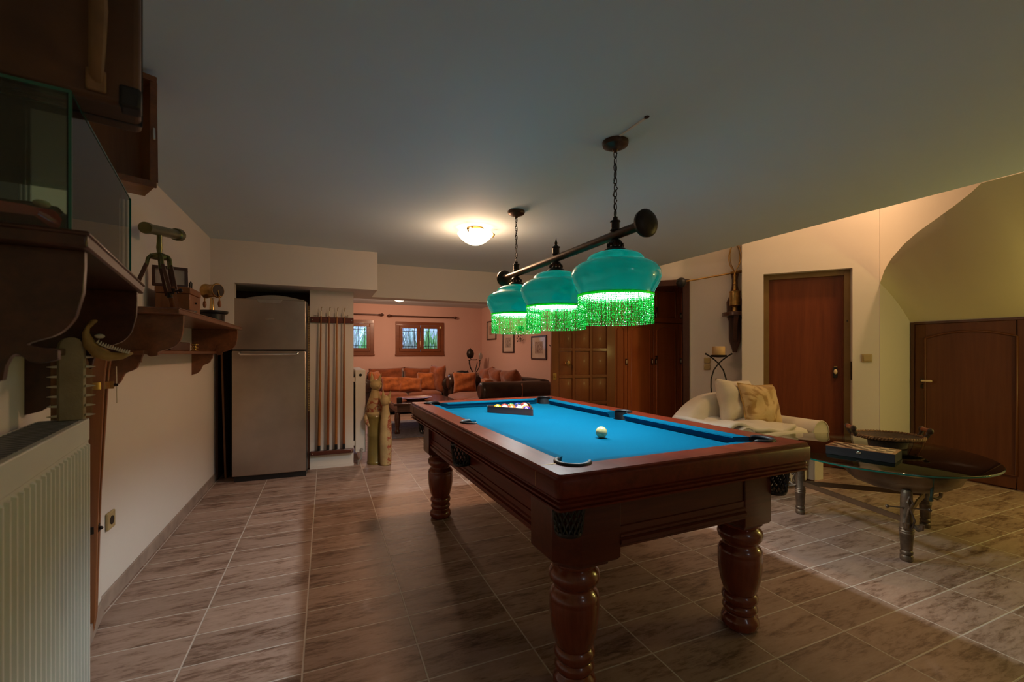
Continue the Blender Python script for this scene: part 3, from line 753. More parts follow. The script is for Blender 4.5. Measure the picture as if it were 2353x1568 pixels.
# ================================================================== BILLIARD LAMP
LX, LY = 1.315, 2.40
bl = thing('billiard_lamp', 'bronze billiard lamp with three green glass shades and green bead fringes', 'lamp', (LX, LY, 0), R(1.2))
BZL = 1.805
SY = [-.588, 0, .588]
MB().tube([(0, -.79, BZL), (0, .79, BZL)], .0225, 18).build('bar', 'bronze', bl)
for s_ in (-1, 1):
    MB().lathe([(0, .024), (.012, .03), (.018, .052), (.026, .062), (.04, .064), (.05, .055), (.056, .03), (.058, .002)], 28, mtx=T((0, s_ * .775, BZL)) @ RM(-90 * s_, 'X')).build('end_cap', 'bronzed', bl)
for i, y in enumerate(SY):
    MB().lathe([(1.824, .019), (1.828, .026), (1.834, .024), (1.836, .021), (1.868, .021), (1.871, .026), (1.876, .024), (1.882, .012)] + ([(1.89, .007), (1.90, .010), (1.908, .006), (1.93, .001)] if i == 1 else [(1.895, .012)]), 18, (0, y, 0)).build('finial', 'bronzed', bl)
    ga = MB().lathe([(1.785, .012), (1.782, .022), (1.775, .030), (1.768, .034), (1.762, .036)], 20, (0, y, 0)).lathe([(1.722, .052), (1.727, .055), (1.733, .052), (1.737, .043), (1.744, .039)], 24, (0, y, 0))
    for k in range(10):
        a = 2 * PI * k / 10; ga.tube([(.037 * math.cos(a), y + .037 * math.sin(a), 1.742), (.0385 * math.cos(a + .16), y + .0385 * math.sin(a + .16), 1.753), (.036 * math.cos(a), y + .036 * math.sin(a), 1.764)], .0042, 6)
    ga.build('gallery', 'bronzed', bl)
    P_ = [(1.726, .044), (1.719, .078), (1.709, .112), (1.698, .131), (1.687, .140), (1.677, .1435), (1.672, .148), (1.668, .158), (1.6615, .176), (1.652, .193), (1.638, .2075), (1.622, .216), (1.604, .2195), (1.585, .2185), (1.565, .212), (1.545, .202), (1.53, .193), (1.518, .187), (1.508, .1855)]
    inn = [(z + (-.004 if z > 1.6 else 0), r - .006) for z, r in P_][::-1]
    so = MB().lathe(P_, 64, (0, y, 0), False).build('lamp_shade', 'shade', bl, ang=70)
    MB().lathe(inn, 64, (0, y, 0), False).build('shade_liner', 'liner', so, ang=70)
    fb = MB(); q = random.Random(i + 5)
    NS = 150
    th = MB()
    for k in range(NS):
        a = 2 * PI * k / NS; r = .181 + q.uniform(-.004, .003); th.box(-.0011, .0011, -.0006, .0006, 1.490, 1.508, T((r * math.cos(a), y + r * math.sin(a), 0)) @ Matrix.Rotation(a, 4, 'Z'))
        z = 1.499; n_ = 16; dx = q.uniform(-.0015, .0015)
        for b in range(n_):
            h = .0095; s_ = q.uniform(.0019, .0033); aa = a + q.uniform(-.006, .006)
            cx, cy = (r + q.uniform(-.002, .002)) * math.cos(aa), y + (r + q.uniform(-.002, .002)) * math.sin(aa)
            ro_ = q.uniform(0, 1.6); c_, s2 = math.cos(ro_) * s_, math.sin(ro_) * s_
            fb.add([(cx, cy, z), (cx + c_, cy + s2, z - h / 2), (cx - s2, cy + c_, z - h / 2), (cx - c_, cy - s2, z - h / 2), (cx + s2, cy - c_, z - h / 2), (cx, cy, z - h)],
                   [(0, 1, 2), (0, 2, 3), (0, 3, 4), (0, 4, 1), (5, 2, 1), (5, 3, 2), (5, 4, 3), (5, 1, 4)])
            z -= h * .9
    fb.build('bead_fringe', 'fringe', so, smooth=False)
    MB().lathe([(1.497, .1845), (1.497, .187), (1.5095, .188), (1.5095, .1845)], 64, (0, y, 0), loop=True).build('gimp_band', 'fringe', so)
    th.build('fringe_thread', 'thread', so, smooth=False)
    MB().lathe([(1.60, .006), (1.604, .016), (1.615, .025), (1.63, .028), (1.65, .02), (1.67, .014), (1.725, .014)], 16, (0, y, 0)).build('bulb', 'bulb', bl)
def chain(y):
    m = MB(); z = CH - .045; k = 0
    while z > 1.905:
        pts = []
        for j in range(14):
            a = 2 * PI * j / 14; u, w = .0085 * math.cos(a), .0195 * math.sin(a)
            pts.append((u, y, z - .0195 + w) if k % 2 == 0 else (0, y + u, z - .0195 + w))
        m.tube(pts, .0022, 6, True); z -= .0325; k += 1
    m.build('chain', 'iron', bl)
    MB().tube([(.010 * math.sin(t * 3.1 + y) , y + .010 * math.cos(t * 2.3), CH - .03 - t * (CH - .03 - 1.89) / 12) for t in range(13)], .0025, 6).build('cord', 'blackplastic', bl)
for y in (SY[0], SY[2]):
    MB().lathe([(CH - .052, .008), (CH - .046, .012), (CH - .04, .014), (CH - .036, .028), (CH - .030, .045), (CH - .026, .05), (CH - .022, .06), (CH - .012, .064), (CH - .001, .064)], 32, (0, y, 0)).build('canopy', 'bronze', bl)
    chain(y)
# ceiling mark beside the canopy: filled groove and the old hole
MB_g = MB().box(-.006, .006, -.17, 0, CH - .004, CH)
g = thing('cable_cover', 'pale cable strip on the ceiling running from the lamp canopy to a dark hole', 'cable strip', (1.309, 1.75, 0), R(2))
MB_g.build('strip', 'wall', g); MB().lathe([(CH - .003, .011), (CH, .012)], 14, (0, -.185, 0)).build('hole', 'blackplastic', g)

# ================================================================== CEILING BOWL LAMPS
def bowl_lamp(name, label, x, y, s, mt):
    t = thing(name, label, 'ceiling lamp', (x, y, 0), R(20))
    MB().lathe([(CH - .03, .05 * s), (CH - .012, .07 * s), (CH - .001, .072 * s)], 28).build('base_plate', 'brass', t)
    pr = [(-.145, .002), (-.143, .02), (-.135, .05), (-.118, .085), (-.092, .118), (-.066, .140), (-.050, .150), (-.046, .148)]
    pi_ = [(z + .006, max(r - .006, .001)) for z, r in pr][::-1]
    MB().lathe([(CH + z * s, r * s) for z, r in pr + pi_], 48, cap=False).build('glass_bowl', mt, t, ang=60)
    for k in range(3):
        a = R(90 + 120 * k); c, s_ = math.cos(a) * s, math.sin(a) * s
        MB().tube([(.06 * c, .06 * s_, CH - .015), (.11 * c, .11 * s_, CH - .02 * s), (.15 * c, .15 * s_, CH - .035 * s), (.158 * c, .158 * s_, CH - .055 * s), (.15 * c, .15 * s_, CH - .068 * s)], .006 * s, 8).ball((.158 * c, .158 * s_, CH - .045 * s), .011 * s, 10, 8).build('arm', 'brass', t)
    return t
bowl_lamp('ceiling_lamp', 'glowing alabaster bowl ceiling lamp beyond the billiard lamp', 1.161, 3.527, 1, 'bowl')
bowl_lamp('ceiling_lamp', 'small glowing bowl lamp on the lounge ceiling behind the beam', 1.22, 8.05, .95, 'bowl2')
# ================================================================== FRIDGE AND NICHE
fg = thing('refrigerator', 'tall brushed steel two-door refrigerator in the niche under the bulkhead', 'refrigerator', (-.492, 4.795, 0), R(-1.5))
MB().box(-.315, .318, .06, .66, .03, 1.735).build('cabinet', 'fridgeblack', fg, bevel=.006)
def fdoor(name, z0, z1):
    rg = []
    for k in range(13):
        x = -.315 + .63 * k / 12; b = -.012 * (1 - (x / .315) ** 2)
        rg.append([(x, b, z0), (x, .055, z0), (x, .055, z1), (x, b, z1)])
    return MB().loft(rg).build(name, 'steel', fg, bevel=.008, ang=50)
ld = fdoor('lower_door', .055, 1.238); ud = fdoor('upper_door', 1.250, 1.733)
MB().tube([(-.245, -.014, 1.222), (-.245, -.045, 1.214), (-.235, -.052, 1.205), (.235, -.052, 1.205), (.245, -.045, 1.214), (.245, -.014, 1.222)], .010, 10).build('door_handle', 'chrome', ld)
MB().prism([(-.11, 1.731), (-.09, 1.697), (.09, 1.697), (.11, 1.731)], 'Y', -.0165, -.004).build('control_trim', 'steelpale', ud, bevel=.002)
MB().box(-.035, .035, -.014, -.011, 1.537, 1.547).build('badge', 'chrome', ud, bevel=.001)
MB().box(-.30, .315, .02, .60, .0, .055).build('plinth', 'fridgeblack', fg)
tr = thing('serving_tray', 'pale flat tray with a raised back edge lying on top of the refrigerator', 'tray', (-.46, 5.02, 1.735), R(-2))
m = MB(); n = 16
m.prism([(-.24, .0), (.25, 0), (.262, .022), (.23, .022)] + [(.20 - .40 * i / n, .030 + .026 * math.sin(PI * i / n)) for i in range(n + 1)] + [(-.25, .020)], 'Y', -.09, .10)
m.build('tray', 'steelpale', tr, bevel=.004)
for k in (-.20, -.07, .01, .09, .20): MB().lathe([(0, .009), (.010, .011)], 10, (k, -.091, .001)).build('foot', 'fridgeblack', tr)
ls = thing('bead_screen', 'narrow dark frame strung with small pale beads in the gap right of the refrigerator', 'bead screen', (-.135, 4.96, 0), R(0))
ls.location = (-.160, 5.04, 0)
MB().box(-.007, .005, -.012, .012, .02, 1.72).build('post', 'framewood', ls)
b = MB()
for k in range(62):
    b.ball((.0, -.018, .62 + k * .0176), (.006, .006, .0075), 8, 6)
b.build('bead_string', 'catpale', ls)
lb = MB().box(-.009, .009, -.20, .20, 0, 1.30).build('leaning_board', 'casewood', None, (-.905, 5.20, 0.001), (0, R(-1.5), R(4)), bevel=.003)
tag(lb, 'brown wooden board leaning in the dark gap left of the refrigerator', 'board')
# ---- cue rack and cues
cr = thing('cue_rack', 'dark red wall rack of two notched boards on the white pier', 'cue rack', (.065, 5.05, 0))
MB().box(-.208, .215, -.028, 0, 1.535, 1.597).build('upper_board', 'rackwood', cr, bevel=.005)
lbm = MB().box(-.208, .212, -.055, 0, .150, .192).build('lower_board', 'rackwood', cr, bevel=.005)
for x in (-.19, .195):
    MB().lathe([(0, .007), (.004, .005)], 10, mtx=T((x, -.028, 1.566)) @ RM(90, 'X')).build('screw', 'chrome', cr)
    MB().lathe([(0, .007), (.004, .005)], 10, mtx=T((x, -.055, .170)) @ RM(90, 'X')).build('screw', 'chrome', cr)
for x in (-.14, .155):
    MB().tube([(x, -.015, 1.595), (x, -.02, 1.615), (x, -.035, 1.625), (x, -.045, 1.617)], .004, 8).build('clip', 'chrome', cr)
cues = [(-.107, -.128, 'cwood', 'leftmost of the four cues in the wall rack, light orange butt'), (-.029, -.042, 'cwoodd', 'second cue from the left in the wall rack, darker red butt'),
        (.048, .038, 'cwood', 'third cue from the left in the wall rack, light orange butt'), (.118, .116, 'cwoodd', 'rightmost of the four cues in the wall rack, dark red butt')]
for i, (xt, xb, mt, lb_) in enumerate(cues):
    c = thing('billiard_cue', lb_, 'cue', (.065, 5.05, 0), 0, 'cues in the wall rack')
    A, B = Vector((xb, -.036, .196)), Vector((xt, -.036, 1.655)); L = (B - A).length
    q = (B - A).to_track_quat('Z', 'Y').to_matrix().to_4x4(); mx = T(A) @ q
    MB().lathe([(.055, .0148), (.5, .0125), (.9, .0098), (L - .05, .0062)], 14, mtx=mx).build('shaft', mt, c)
    MB().lathe([(0, .0135), (.004, .0155), (.055, .0155)], 14, mtx=mx).build('butt_cap', 'blackplastic', c)
    MB().lathe([(L - .05, .0063), (L - .012, .006), (L - .01, .0062), (L, .005)], 12, mtx=mx).build('ferrule', 'tooth', c)
    MB().tube([(xt + .004, -.03, 1.66), (xt + .004, -.034, 1.69), (xt + .008, -.045, 1.698), (xt + .016, -.05, 1.695)], .0022, 6).build('hanging_hook', 'brass', c)
# ---- radiator on the pier, cats
rd = thing('panel_radiator', 'white panel radiator seen end-on at the side of the cue rack pier', 'radiator', (.28, 5.10, 0))
MB().box(.022, .128, 0, .9, .125, 1.03).build('radiator_body', 'rad2', rd, bevel=.006)
MB().lathe([(0, .016), (.004, .016), (.005, .010)], 18, mtx=T((.075, -.001, .975)) @ RM(90, 'X')).build('end_plug', 'bronzed', rd)
MB().lathe([(0, .018), (.006, .018), (.007, .008)], 18, mtx=T((.085, -.001, .155)) @ RM(90, 'X')).tube([(.085, -.012, .155), (.085, -.03, .15), (.08, -.035, .07), (.05, -.03, .03)], .011, 10).tube([(.05, -.03, .05), (.05, -.03, .0)], .008, 8).build('valve', 'steelpale', rd)
MB().box(0, .022, .02, .05, .90, .95).box(0, .022, .02, .05, .2, .25).build('wall_bracket', 'rad2', rd)
def cat(name, label, x, y, z, s, rz, parts=True):
    t = thing(name, label, 'cat sculpture', (x, y, z), rz)
    return t
# first cat sits on an olive column
c1 = thing('cat_sculpture', 'pale carved cat with a red flowered coat sitting on a tall olive column', 'cat sculpture', (.505, 5.06, 0), R(8))
MB().lathe([(0, .085), (.02, .088), (.03, .082), (.30, .080), (.315, .084), (.33, .080), (.46, .080), (.50, .086), (.52, .09), (.535, .082)], 28).build('column', 'catolive', c1)
MB().lathe([(.53, .085), (.545, .095), (.56, .095), (.57, .085)], 24, sx=1, sy=.9).build('ledge', 'catpale', c1)
body = [(.565, .088), (.60, .094), (.66, .086), (.72, .066), (.77, .050), (.80, .042), (.83, .036)]
MB().lathe(body[:4], 26, sx=1, sy=.85).build('flowered_coat', 'catprint', c1, ang=80)
MB().lathe(body[3:], 26, sx=1, sy=.85).build('neck', 'catpale', c1, ang=80)
hdm = MB().ball((.008, -.01, .868), (.066, .062, .056), 24, 16)
hdm.ball((.028, -.058, .850), (.030, .022, .020), 14, 10)
for sx, dz in ((-.030, .0), (.04, -.012)):
    hdm.lathe([(0, .026), (.03, .020), (.07, .010), (.105, .002)], 14, mtx=T((sx, .0, .905 + dz)) @ RM(-4 if sx < 0 else 16, 'Y'), sx=1, sy=.5)
h = hdm.build('head', 'catpale', c1, ang=80)
for sx in (-.005, .048): MB().ball((sx, -.066 + abs(sx - .02) * .25, .876), (.010, .005, .006), 10, 8).build('eye', 'black', h)
MB().ball((.03, -.080, .856), (.007, .005, .005), 10, 8).build('nose', 'framewood', h)
MB().tube([(-.075, .03, .56), (-.098, .0, .52), (-.095, -.03, .46), (-.075, -.05, .42)], [.02, .024, .022, .008], 12).build('tail', 'catprint', c1)
c2 = thing('cat_sculpture', 'slimmer upright carved wooden cat standing on the floor with a red flowered back', 'cat sculpture', (.600, 4.93, 0), R(-15))
rings = [(0, .050, .045), (.02, .056, .052), (.12, .058, .056), (.30, .062, .06), (.45, .058, .055), (.56, .046, .045), (.62, .036, .036), (.66, .034, .034)]
n = 22
MB().loft([[(a * math.cos(2 * PI * k / n), b_ * math.sin(2 * PI * k / n) + .01 * math.sin(z * 4), z) for k in range(n)] for z, a, b_ in rings]).build('body', 'catpale', c2, ang=80)
rb = [(.01, .052, .046), (.12, .054, .052), (.30, .057, .056), (.44, .054, .05), (.54, .042, .04)]
m = MB(); rr = []
for z, a, b_ in rb: rr.append([(.006 + (a + .003) * math.cos(R(-70 + 130 * k / 12)), (b_ + .003) * math.sin(R(-70 + 130 * k / 12)) + .01 * math.sin(z * 4), z) for k in range(13)])
m.loft(rr, False, False).build('flowered_back', 'catprint', c2)
hm = MB().ball((.0, -.004, .70), (.052, .052, .056), 22, 14).ball((.040, -.02, .685), (.024, .022, .018), 12, 8)
for sx, tilt in ((-.022, -2), (.036, 14)): hm.lathe([(0, .022), (.03, .016), (.06, .008), (.085, .001)], 12, mtx=T((sx, .0, .738 if sx < 0 else .728)) @ RM(tilt, 'Y'), sx=1, sy=.5)
hh = hm.build('head', 'catpale', c2, ang=80)
MB().ball((.062, -.022, .69), (.006, .006, .005), 8, 6).build('nose', 'framewood', hh)

# ================================================================== NEAR LEFT: radiator, shelves and what stands on them
def npos(o, u, z=0):     # offset from the near wall, distance along it towards the camera
    n = (math.cos(NA), math.sin(NA)); a = (math.sin(NA), -math.cos(NA))
    return (NC[0] + n[0] * o + a[0] * u, NC[1] + n[1] * o + a[1] * u, z)
rn = thing('panel_radiator', 'big pale green-grey ribbed panel radiator under the near shelf at left', 'radiator', npos(0, .985), NA)
MB().box(.025, .128, -1.1, 0, .13, 1.012).build('radiator_body', 'radiator', rn, bevel=.004)
rib = MB()
for k in range(33):
    y = -.012 - k * .0335; rib.loft([[(.127, y - .012, .17), (.134, y - .005, .175), (.134, y + .003, .175), (.127, y + .008, .17)], [(.127, y - .012, .955), (.134, y - .005, .95), (.134, y + .003, .95), (.127, y + .008, .955)]])
rib.build('rib', 'radiator', rn); rn.children[-1]['kind'] = 'stuff'
MB().box(.020, .131, -1.1, .002, .962, 1.026).build('top_cover', 'radiator', rn, bevel=.003)
gr = MB()
for k in range(40): gr.box(.03, .118, -1.09 + k * .0272, -1.09 + k * .0272 + .010, 1.026, 1.0275)
gr.box(.03, .118, -1.09, -.01, 1.0255, 1.0262)
gr.build('top_grille', 'darkvent', rn)
MB().box(0, .026, -.10, -.06, .85, .95).box(0, .026, -.10, -.06, .2, .3).build('wall_bracket', 'radiator', rn)
# ogee bracket profile in (x out from the wall, z)
def ogee(d, top, bot, shelf):
    p = [(0, bot), (.03, bot + .008), (.055, bot + .03), (.066, bot + .055), (.078, bot + .075), (.105, bot + .088), (.122, bot + .102), (.130, bot + .125), (.137, bot + .127)]
    p += [(.140, bot + .15), (.152, bot + .172), (.175, shelf - .01), (.205, shelf - .004), (.205, shelf + .012)]
    p += [(d - .085, shelf + .022), (d - .045, shelf + .042), (d - .022, shelf + .075), (d - .012, shelf + .12), (d - .010, top - .03), (d - .010, top), (0, top)]
    q = []
    for i in range(len(p) - 2):
        a, b = Vector(p[i]), Vector(p[i + 1])
        if 1 <= i <= 7 or 9 <= i <= 11 or 14 <= i <= 15:
            p0, p3 = Vector(p[i - 1]), Vector(p[i + 2])
            for k in range(5):
                t = k / 5; q.append(tuple(.5 * ((2 * a) + (b - p0) * t + (2 * p0 - 5 * a + 4 * b - p3) * t * t + (3 * a - p0 - 3 * b + p3) * t ** 3)))
        else: q.append(tuple(a))
    return q + p[-2:]
def shelf_unit(label, loc, rz, L, d, mt, near_first=True):
    t = thing('wall_shelf', label, 'shelf', loc, rz)
    MB().box(0, d, 0, L, 1.408, 1.436).box(0, d + .004, -.006, L + .004, 1.430, 1.438).build('shelf_board', mt, t, bevel=.004)
    pr = ogee(d, 1.408, 1.046, 1.212)
    for y in (.12 if L > 1 else .045, L - (.14 if L > 1 else .045)):
        MB().prism(pr, 'Y', y - .010, y + .010).build('bracket', mt, t, bevel=.002)
    MB().box(0, .165 if L > 1 else .088, .06, L - .06, 1.212, 1.232).build('lower_shelf', mt, t, bevel=.003)
    return t
shelf_unit('long brown wall shelf with two scrolled brackets on the far left wall', (-.97, 2.58, 0), 0, 1.74, .32, 'swood')
shelf_unit('near dark wall shelf with scrolled brackets carrying the glass case', npos(0, 1.685), NA, .745, .25, 'dwood')
# glass case with model car
SZ = 1.438
gc = thing('display_case', 'glass display case with green edges on the near dark shelf', 'display case', npos(.015, 1.68, SZ), NA)
W_, L_, H_ = .212, .66, .243
g_ = MB(); tk = .005
g_.box(0, tk, 0, L_, 0, H_).box(W_ - tk, W_, 0, L_, 0, H_).box(tk, W_ - tk, 0, tk, 0, H_).box(tk, W_ - tk, L_ - tk, L_, 0, H_).box(0, W_, 0, L_, H_ + .0002, H_ + tk)
g_.build('glass_panel', 'cglass', gc, smooth=False)
ed = MB()
for x in (0, W_):
    for y in (0, L_): ed.box(x - .0022, x + .0022, y - .0022, y + .0022, 0, H_ + .004)
ed.box(0, W_, -.002, .002, H_ - .001, H_ + .005).box(W_ - .001, W_ + .001, 0, L_, H_ + .001, H_ + .005).box(0, W_, L_ - .001, L_ + .001, H_, H_ + .005)
ed.build('glass_edge', 'gedge', gc, smooth=False)
car = thing('model_car', 'red and black model sports car inside the glass display case', 'model car', npos(.118, 1.64, SZ + .001), NA)
sec = [(.02, .030, .048, .055), (.06, .018, .060, .072), (.12, .016, .064, .078), (.20, .016, .063, .080), (.30, .016, .064, .080), (.38, .018, .070, .080), (.44, .022, .072, .074), (.47, .034, .064, .060)]
rg = []
for y, zb, ztp, hw in sec:
    rg.append([(hw * a, y, zb + (ztp - zb) * b_) for a, b_ in ((-.9, 0), (-1, .2), (-1.02, .5), (-.94, .85), (-.7, 1), (0, 1.08), (.7, 1), (.94, .85), (1.02, .5), (1, .2), (.9, 0))])
MB().loft(rg).build('car_body', 'carred', car, ang=40)
sec = [(.13, .062, .066, .066), (.19, .062, .094, .060), (.27, .062, .100, .056), (.36, .062, .082, .058), (.42, .064, .070, .056)]
rg = [[(hw * a, y, zb + (ztp - zb) * b_) for a, b_ in ((-1, 0), (-.92, .5), (-.74, .92), (0, 1.05), (.74, .92), (.92, .5), (1, 0))] for y, zb, ztp, hw in sec]
MB().loft(rg).build('cabin', 'carblack', car, ang=50)
for sx in (-1, 1):
    for y in (.10, .385):
        wo = MB().lathe([(-.012, .020), (-.010, .0285), (.010, .0285), (.012, .020)], 24, mtx=T((sx * .070, y, .0285)) @ RM(90, 'Y')).build('wheel', 'black', car)
        MB().lathe([(0, .017), (.014, .015)], 14, mtx=T((sx * .070, y, .0285)) @ RM(90 * sx, 'Y')).build('hub', 'chrome', wo)
    MB().ball((sx * .055, .040, .058), (.012, .016, .006), 12, 8).build('headlamp', 'porcelain', car)
    MB().ball((sx * .052, .470, .058), (.010, .006, .007), 10, 8).build('tail_lamp', 'carred', car)
# suitcase standing on the case
sc = thing('suitcase', 'worn brown suitcase with a tan strap handle standing on the glass display case', 'suitcase', npos(.004, 1.692, SZ + H_ + .0055), NA + R(5))
SW, SD, SH = .318, .125, .52
MB().box(0, SW, 0, SD, 0, SH).build('case_body', 'suitcase', sc, bevel=.010, seg=3)
MB().box(.002, SW + .002, SD * .6, SD * .6 + .006, -.001, SH + .002).build('seam', 'black', sc)
for x in (SW - .032, -.002):
    for z in (.0, SH - .04): MB().box(x, x + .034, -.003, .04, z - .001, z + .041).build('corner_guard', 'black', sc, bevel=.006)
hx_ = SW - .062
MB().tube([(hx_, -.002, .035), (hx_ + .002, -.025, .05), (hx_ + .004, -.036, .08), (hx_ + .006, -.042, .14), (hx_ + .004, -.042, .20), (hx_ + .002, -.034, .25), (hx_, -.022, .28), (hx_ - .002, -.002, .295)], [.008, .009, .010, .011, .011, .010, .009, .008], 10, flat=1.4).build('handle', 'strap', sc)
for z in (.012, .28): MB().box(hx_ - .014, hx_ + .014, -.007, 0, z, z + .04).build('clasp', 'strap', sc, bevel=.003)
MB().box(.05, .13, -.002, .02, 0, SH).build('leather_band', 'casewood', sc)
# open wooden box high in the corner
bx = thing('wooden_box', 'open-fronted wooden box mounted high on the wall beyond the suitcase', 'box', (-.585, 2.03, 1.838), R(28))
m = MB().box(-.30, 0, 0, .012, 0, .40)
bw, bd, bh = .27, .15, .405
b1 = MB().box(-bw, 0, .0, bd, 0, .014).box(-bw, 0, 0, bd, bh - .014, bh).box(-bw, -bw + .014, 0, bd, .014, bh - .014).box(-.014, 0, 0, bd, .014, bh - .014).box(-bw, 0, bd - .008, bd, 0, bh)
b1.build('box_shell', 'casewood', bx, bevel=.002)
MB().box(-bw - .004, .004, -.010, .001, -.004, .018).box(-bw - .004, .004, -.010, .001, bh - .018, bh + .004).box(-bw - .004, -bw + .018, -.010, .001, .018, bh - .018).box(-.018, .004, -.010, .001, .018, bh - .018).build('rim', 'swood', bx, bevel=.003)
MB().box(-.010, -.002, -.016, -.010, .17, .215).build('latch', 'chrome', bx, bevel=.002)
# small framed picture on the near lower shelf
pf = thing('photo_frame', 'small brown framed picture on the lower board of the near dark shelf', 'picture frame', npos(.045, 1.50, 1.2325), NA + R(-78))
MB().box(-.07, .07, -.010, .010, 0, .016).box(-.07, .07, -.010, .010, .10, .116).box(-.07, -.054, -.010, .010, .016, .10).box(.054, .07, -.010, .010, .016, .10).build('frame', 'swood', pf, bevel=.002)
MB().box(-.054, .054, -.002, .004, .016, .10).build('picture', 'framewood', pf)
# sawfish rostrum, jaw, tripod in the corner
sr = thing('sawfish_rostrum', 'pale sawfish snout blade with white teeth standing on the end of the near radiator', 'sawfish snout', npos(.098, 1.012, 1.0278), NA + R(8))
BH = .236
for nm, hw0, th_, mt_, yo in (('blade', .030, .011, 'rostrum', 0), ('backing', .043, .005, 'casewood', .016)):
    rg = []
    for k in range(13):
        z = (BH - .03) * k / 9 if k < 10 else BH - .03 + .03 * math.sin(PI / 2 * (k - 9) / 3)
        hw = hw0 if k < 10 else max(.006, hw0 * math.cos(PI / 2 * (k - 9) / 3.3))
        if nm == 'backing': z *= .8
        rg.append([(hw * a, yo + th_ * b_, z) for a, b_ in ((-1, 0), (-.8, -.8), (0, -1), (.8, -.8), (1, 0), (.8, .8), (0, 1), (-.8, .8))])
    MB().loft(rg).build(nm, mt_, sr, ang=50)
for k in range(7):
    z = .012 + k * .028
    for sx in (-1, 1):
        MB().lathe([(0, .0042), (.008, .0036), (.021, .0008)], 6, mtx=T((sx * .029, -.002, z)) @ RM(90 * sx, 'Y')).build('tooth', 'tooth', sr)
jw = thing('jaw_bone', 'curved yellowed jaw bone with small teeth hanging beside the snout blade', 'jaw bone', npos(.178, 1.000, 1.209), NA + R(8))
K = .62
def ks(L): return [(x * K, y * K, z * K) for x, y, z in L]
MB().tube(ks([(-.075, .01, .15), (-.083, .0, .11), (-.072, 0, .06), (-.04, 0, .02), (.0, 0, .0), (.045, 0, .002), (.085, 0, .016)]), [.004, .010, .019, .024, .020, .014, .004], 12, flat=.6).build('bone', 'bone', jw, ang=80)
MB().tube(ks([(-.078, .012, .135), (-.060, .02, .165), (-.03, .03, .178), (.01, .03, .186)]), [.005, .008, .006, .003], 10).build('upper_bone', 'bone', jw, ang=80)
tb = MB(); q = random.Random(4)
for k in range(14):
    t = k / 13; x = (-.045 + .11 * t) * K; z = (.070 - .050 * t ** .7) * K
    tb.lathe([(0, .0032), (.008, .002), (.012, .0004)], 6, mtx=T((x, -.004, z - .004)) @ RM(25, 'Y'))
tb.ball((-.022, .0, .060), (.012, .008, .007), 8, 6)
tb.build('jaw_teeth', 'tooth', jw)
tp = thing('folded_tripod', 'folded wooden surveying tripod with brass clamps standing in the left wall corner', 'tripod', (-.932, 2.42, 0), R(14))
for i, (ox, oy) in enumerate(((-.030, .0), (.026, -.022), (.030, .03))):
    MB().loft([[(ox * .4 + a * .008, oy * .4 + b_ * .006, .0) for a, b_ in ((-1, -1), (1, -1), (1, 1), (-1, 1))], [(ox * .5 + a * .017, oy * .5 + b_ * .013, .10) for a, b_ in ((-1, -1), (1, -1), (1, 1), (-1, 1))],
               [(ox * .8 + a * .020, oy * .8 + b_ * .015, .62) for a, b_ in ((-1, -1), (1, -1), (1, 1), (-1, 1))],
               [(ox * 1.5 + a * .022, oy * 1.3 + b_ * .017, 1.12) for a, b_ in ((-1, -1), (1, -1), (1, 1), (-1, 1))], [(ox * 2.0 + a * .020 + .012, oy * 1.5 + b_ * .016, 1.36) for a, b_ in ((-1, -1), (1, -1), (1, 1), (-1, 1))]]).build('leg', 'teak', tp, bevel=.003)
def band(z, rx, ry, mt='brass'):
    return MB().lathe([(z, 1.), (z, 1.06), (z + .03, 1.06), (z + .03, 1.)], 20, loop=True, mtx=Matrix.Diagonal((rx, ry, 1, 1)))
bd_ = band(1.065, .072, .056).box(.060, .086, -.008, .008, 1.064, 1.096).build('clamp', 'brass', tp)
MB().tube([(.086, 0, 1.08), (.10, 0, 1.08)], .006, 8).build('clamp_screw', 'bronzed', bd_)
b2 = band(.455, .040, .036, 'bronzed').build('clamp', 'bronzed', tp)
MB().ball((.046, -.01, .47), (.008, .008, .008), 8, 6).build('clamp_screw', 'bronzed', b2)
MB().lathe([(1.345, .05), (1.36, .055), (1.375, .05)], 20, (.012, 0, 0)).build('tripod_head', 'bronzed', tp)
MB().tube([(.094, .0, 1.16), (.096, 0, 1.0)], .0022, 6).build('cord', 'tooth', tp)
# outlet
def plate(name, label, cat, loc, rz, w, h, mt='socket', hole=False, rock=0):
    t = thing(name, label, cat, loc, rz)
    MB().box(-w / 2, w / 2, -.012, 0, -h / 2, h / 2).build('plate', mt, t, bevel=.008, seg=3)
    if hole:
        MB().lathe([(0, .021), (.001, .021), (-.006, .019)], 20, mtx=T((0, -.0125, 0)) @ RM(90, 'X')).build('socket', 'bronzed', t)
    for k in range(rock):
        x = (k - (rock - 1) / 2) * .033; MB().box(x - .015, x + .015, -.017, -.011, -h * .3, h * .3).build('rocker', mt, t, bevel=.002)
    return t
plate('wall_socket', 'ivory wall socket low on the far left wall', 'socket', (-.97, 2.735, .405), R(90), .085, .085, 'socket', True)
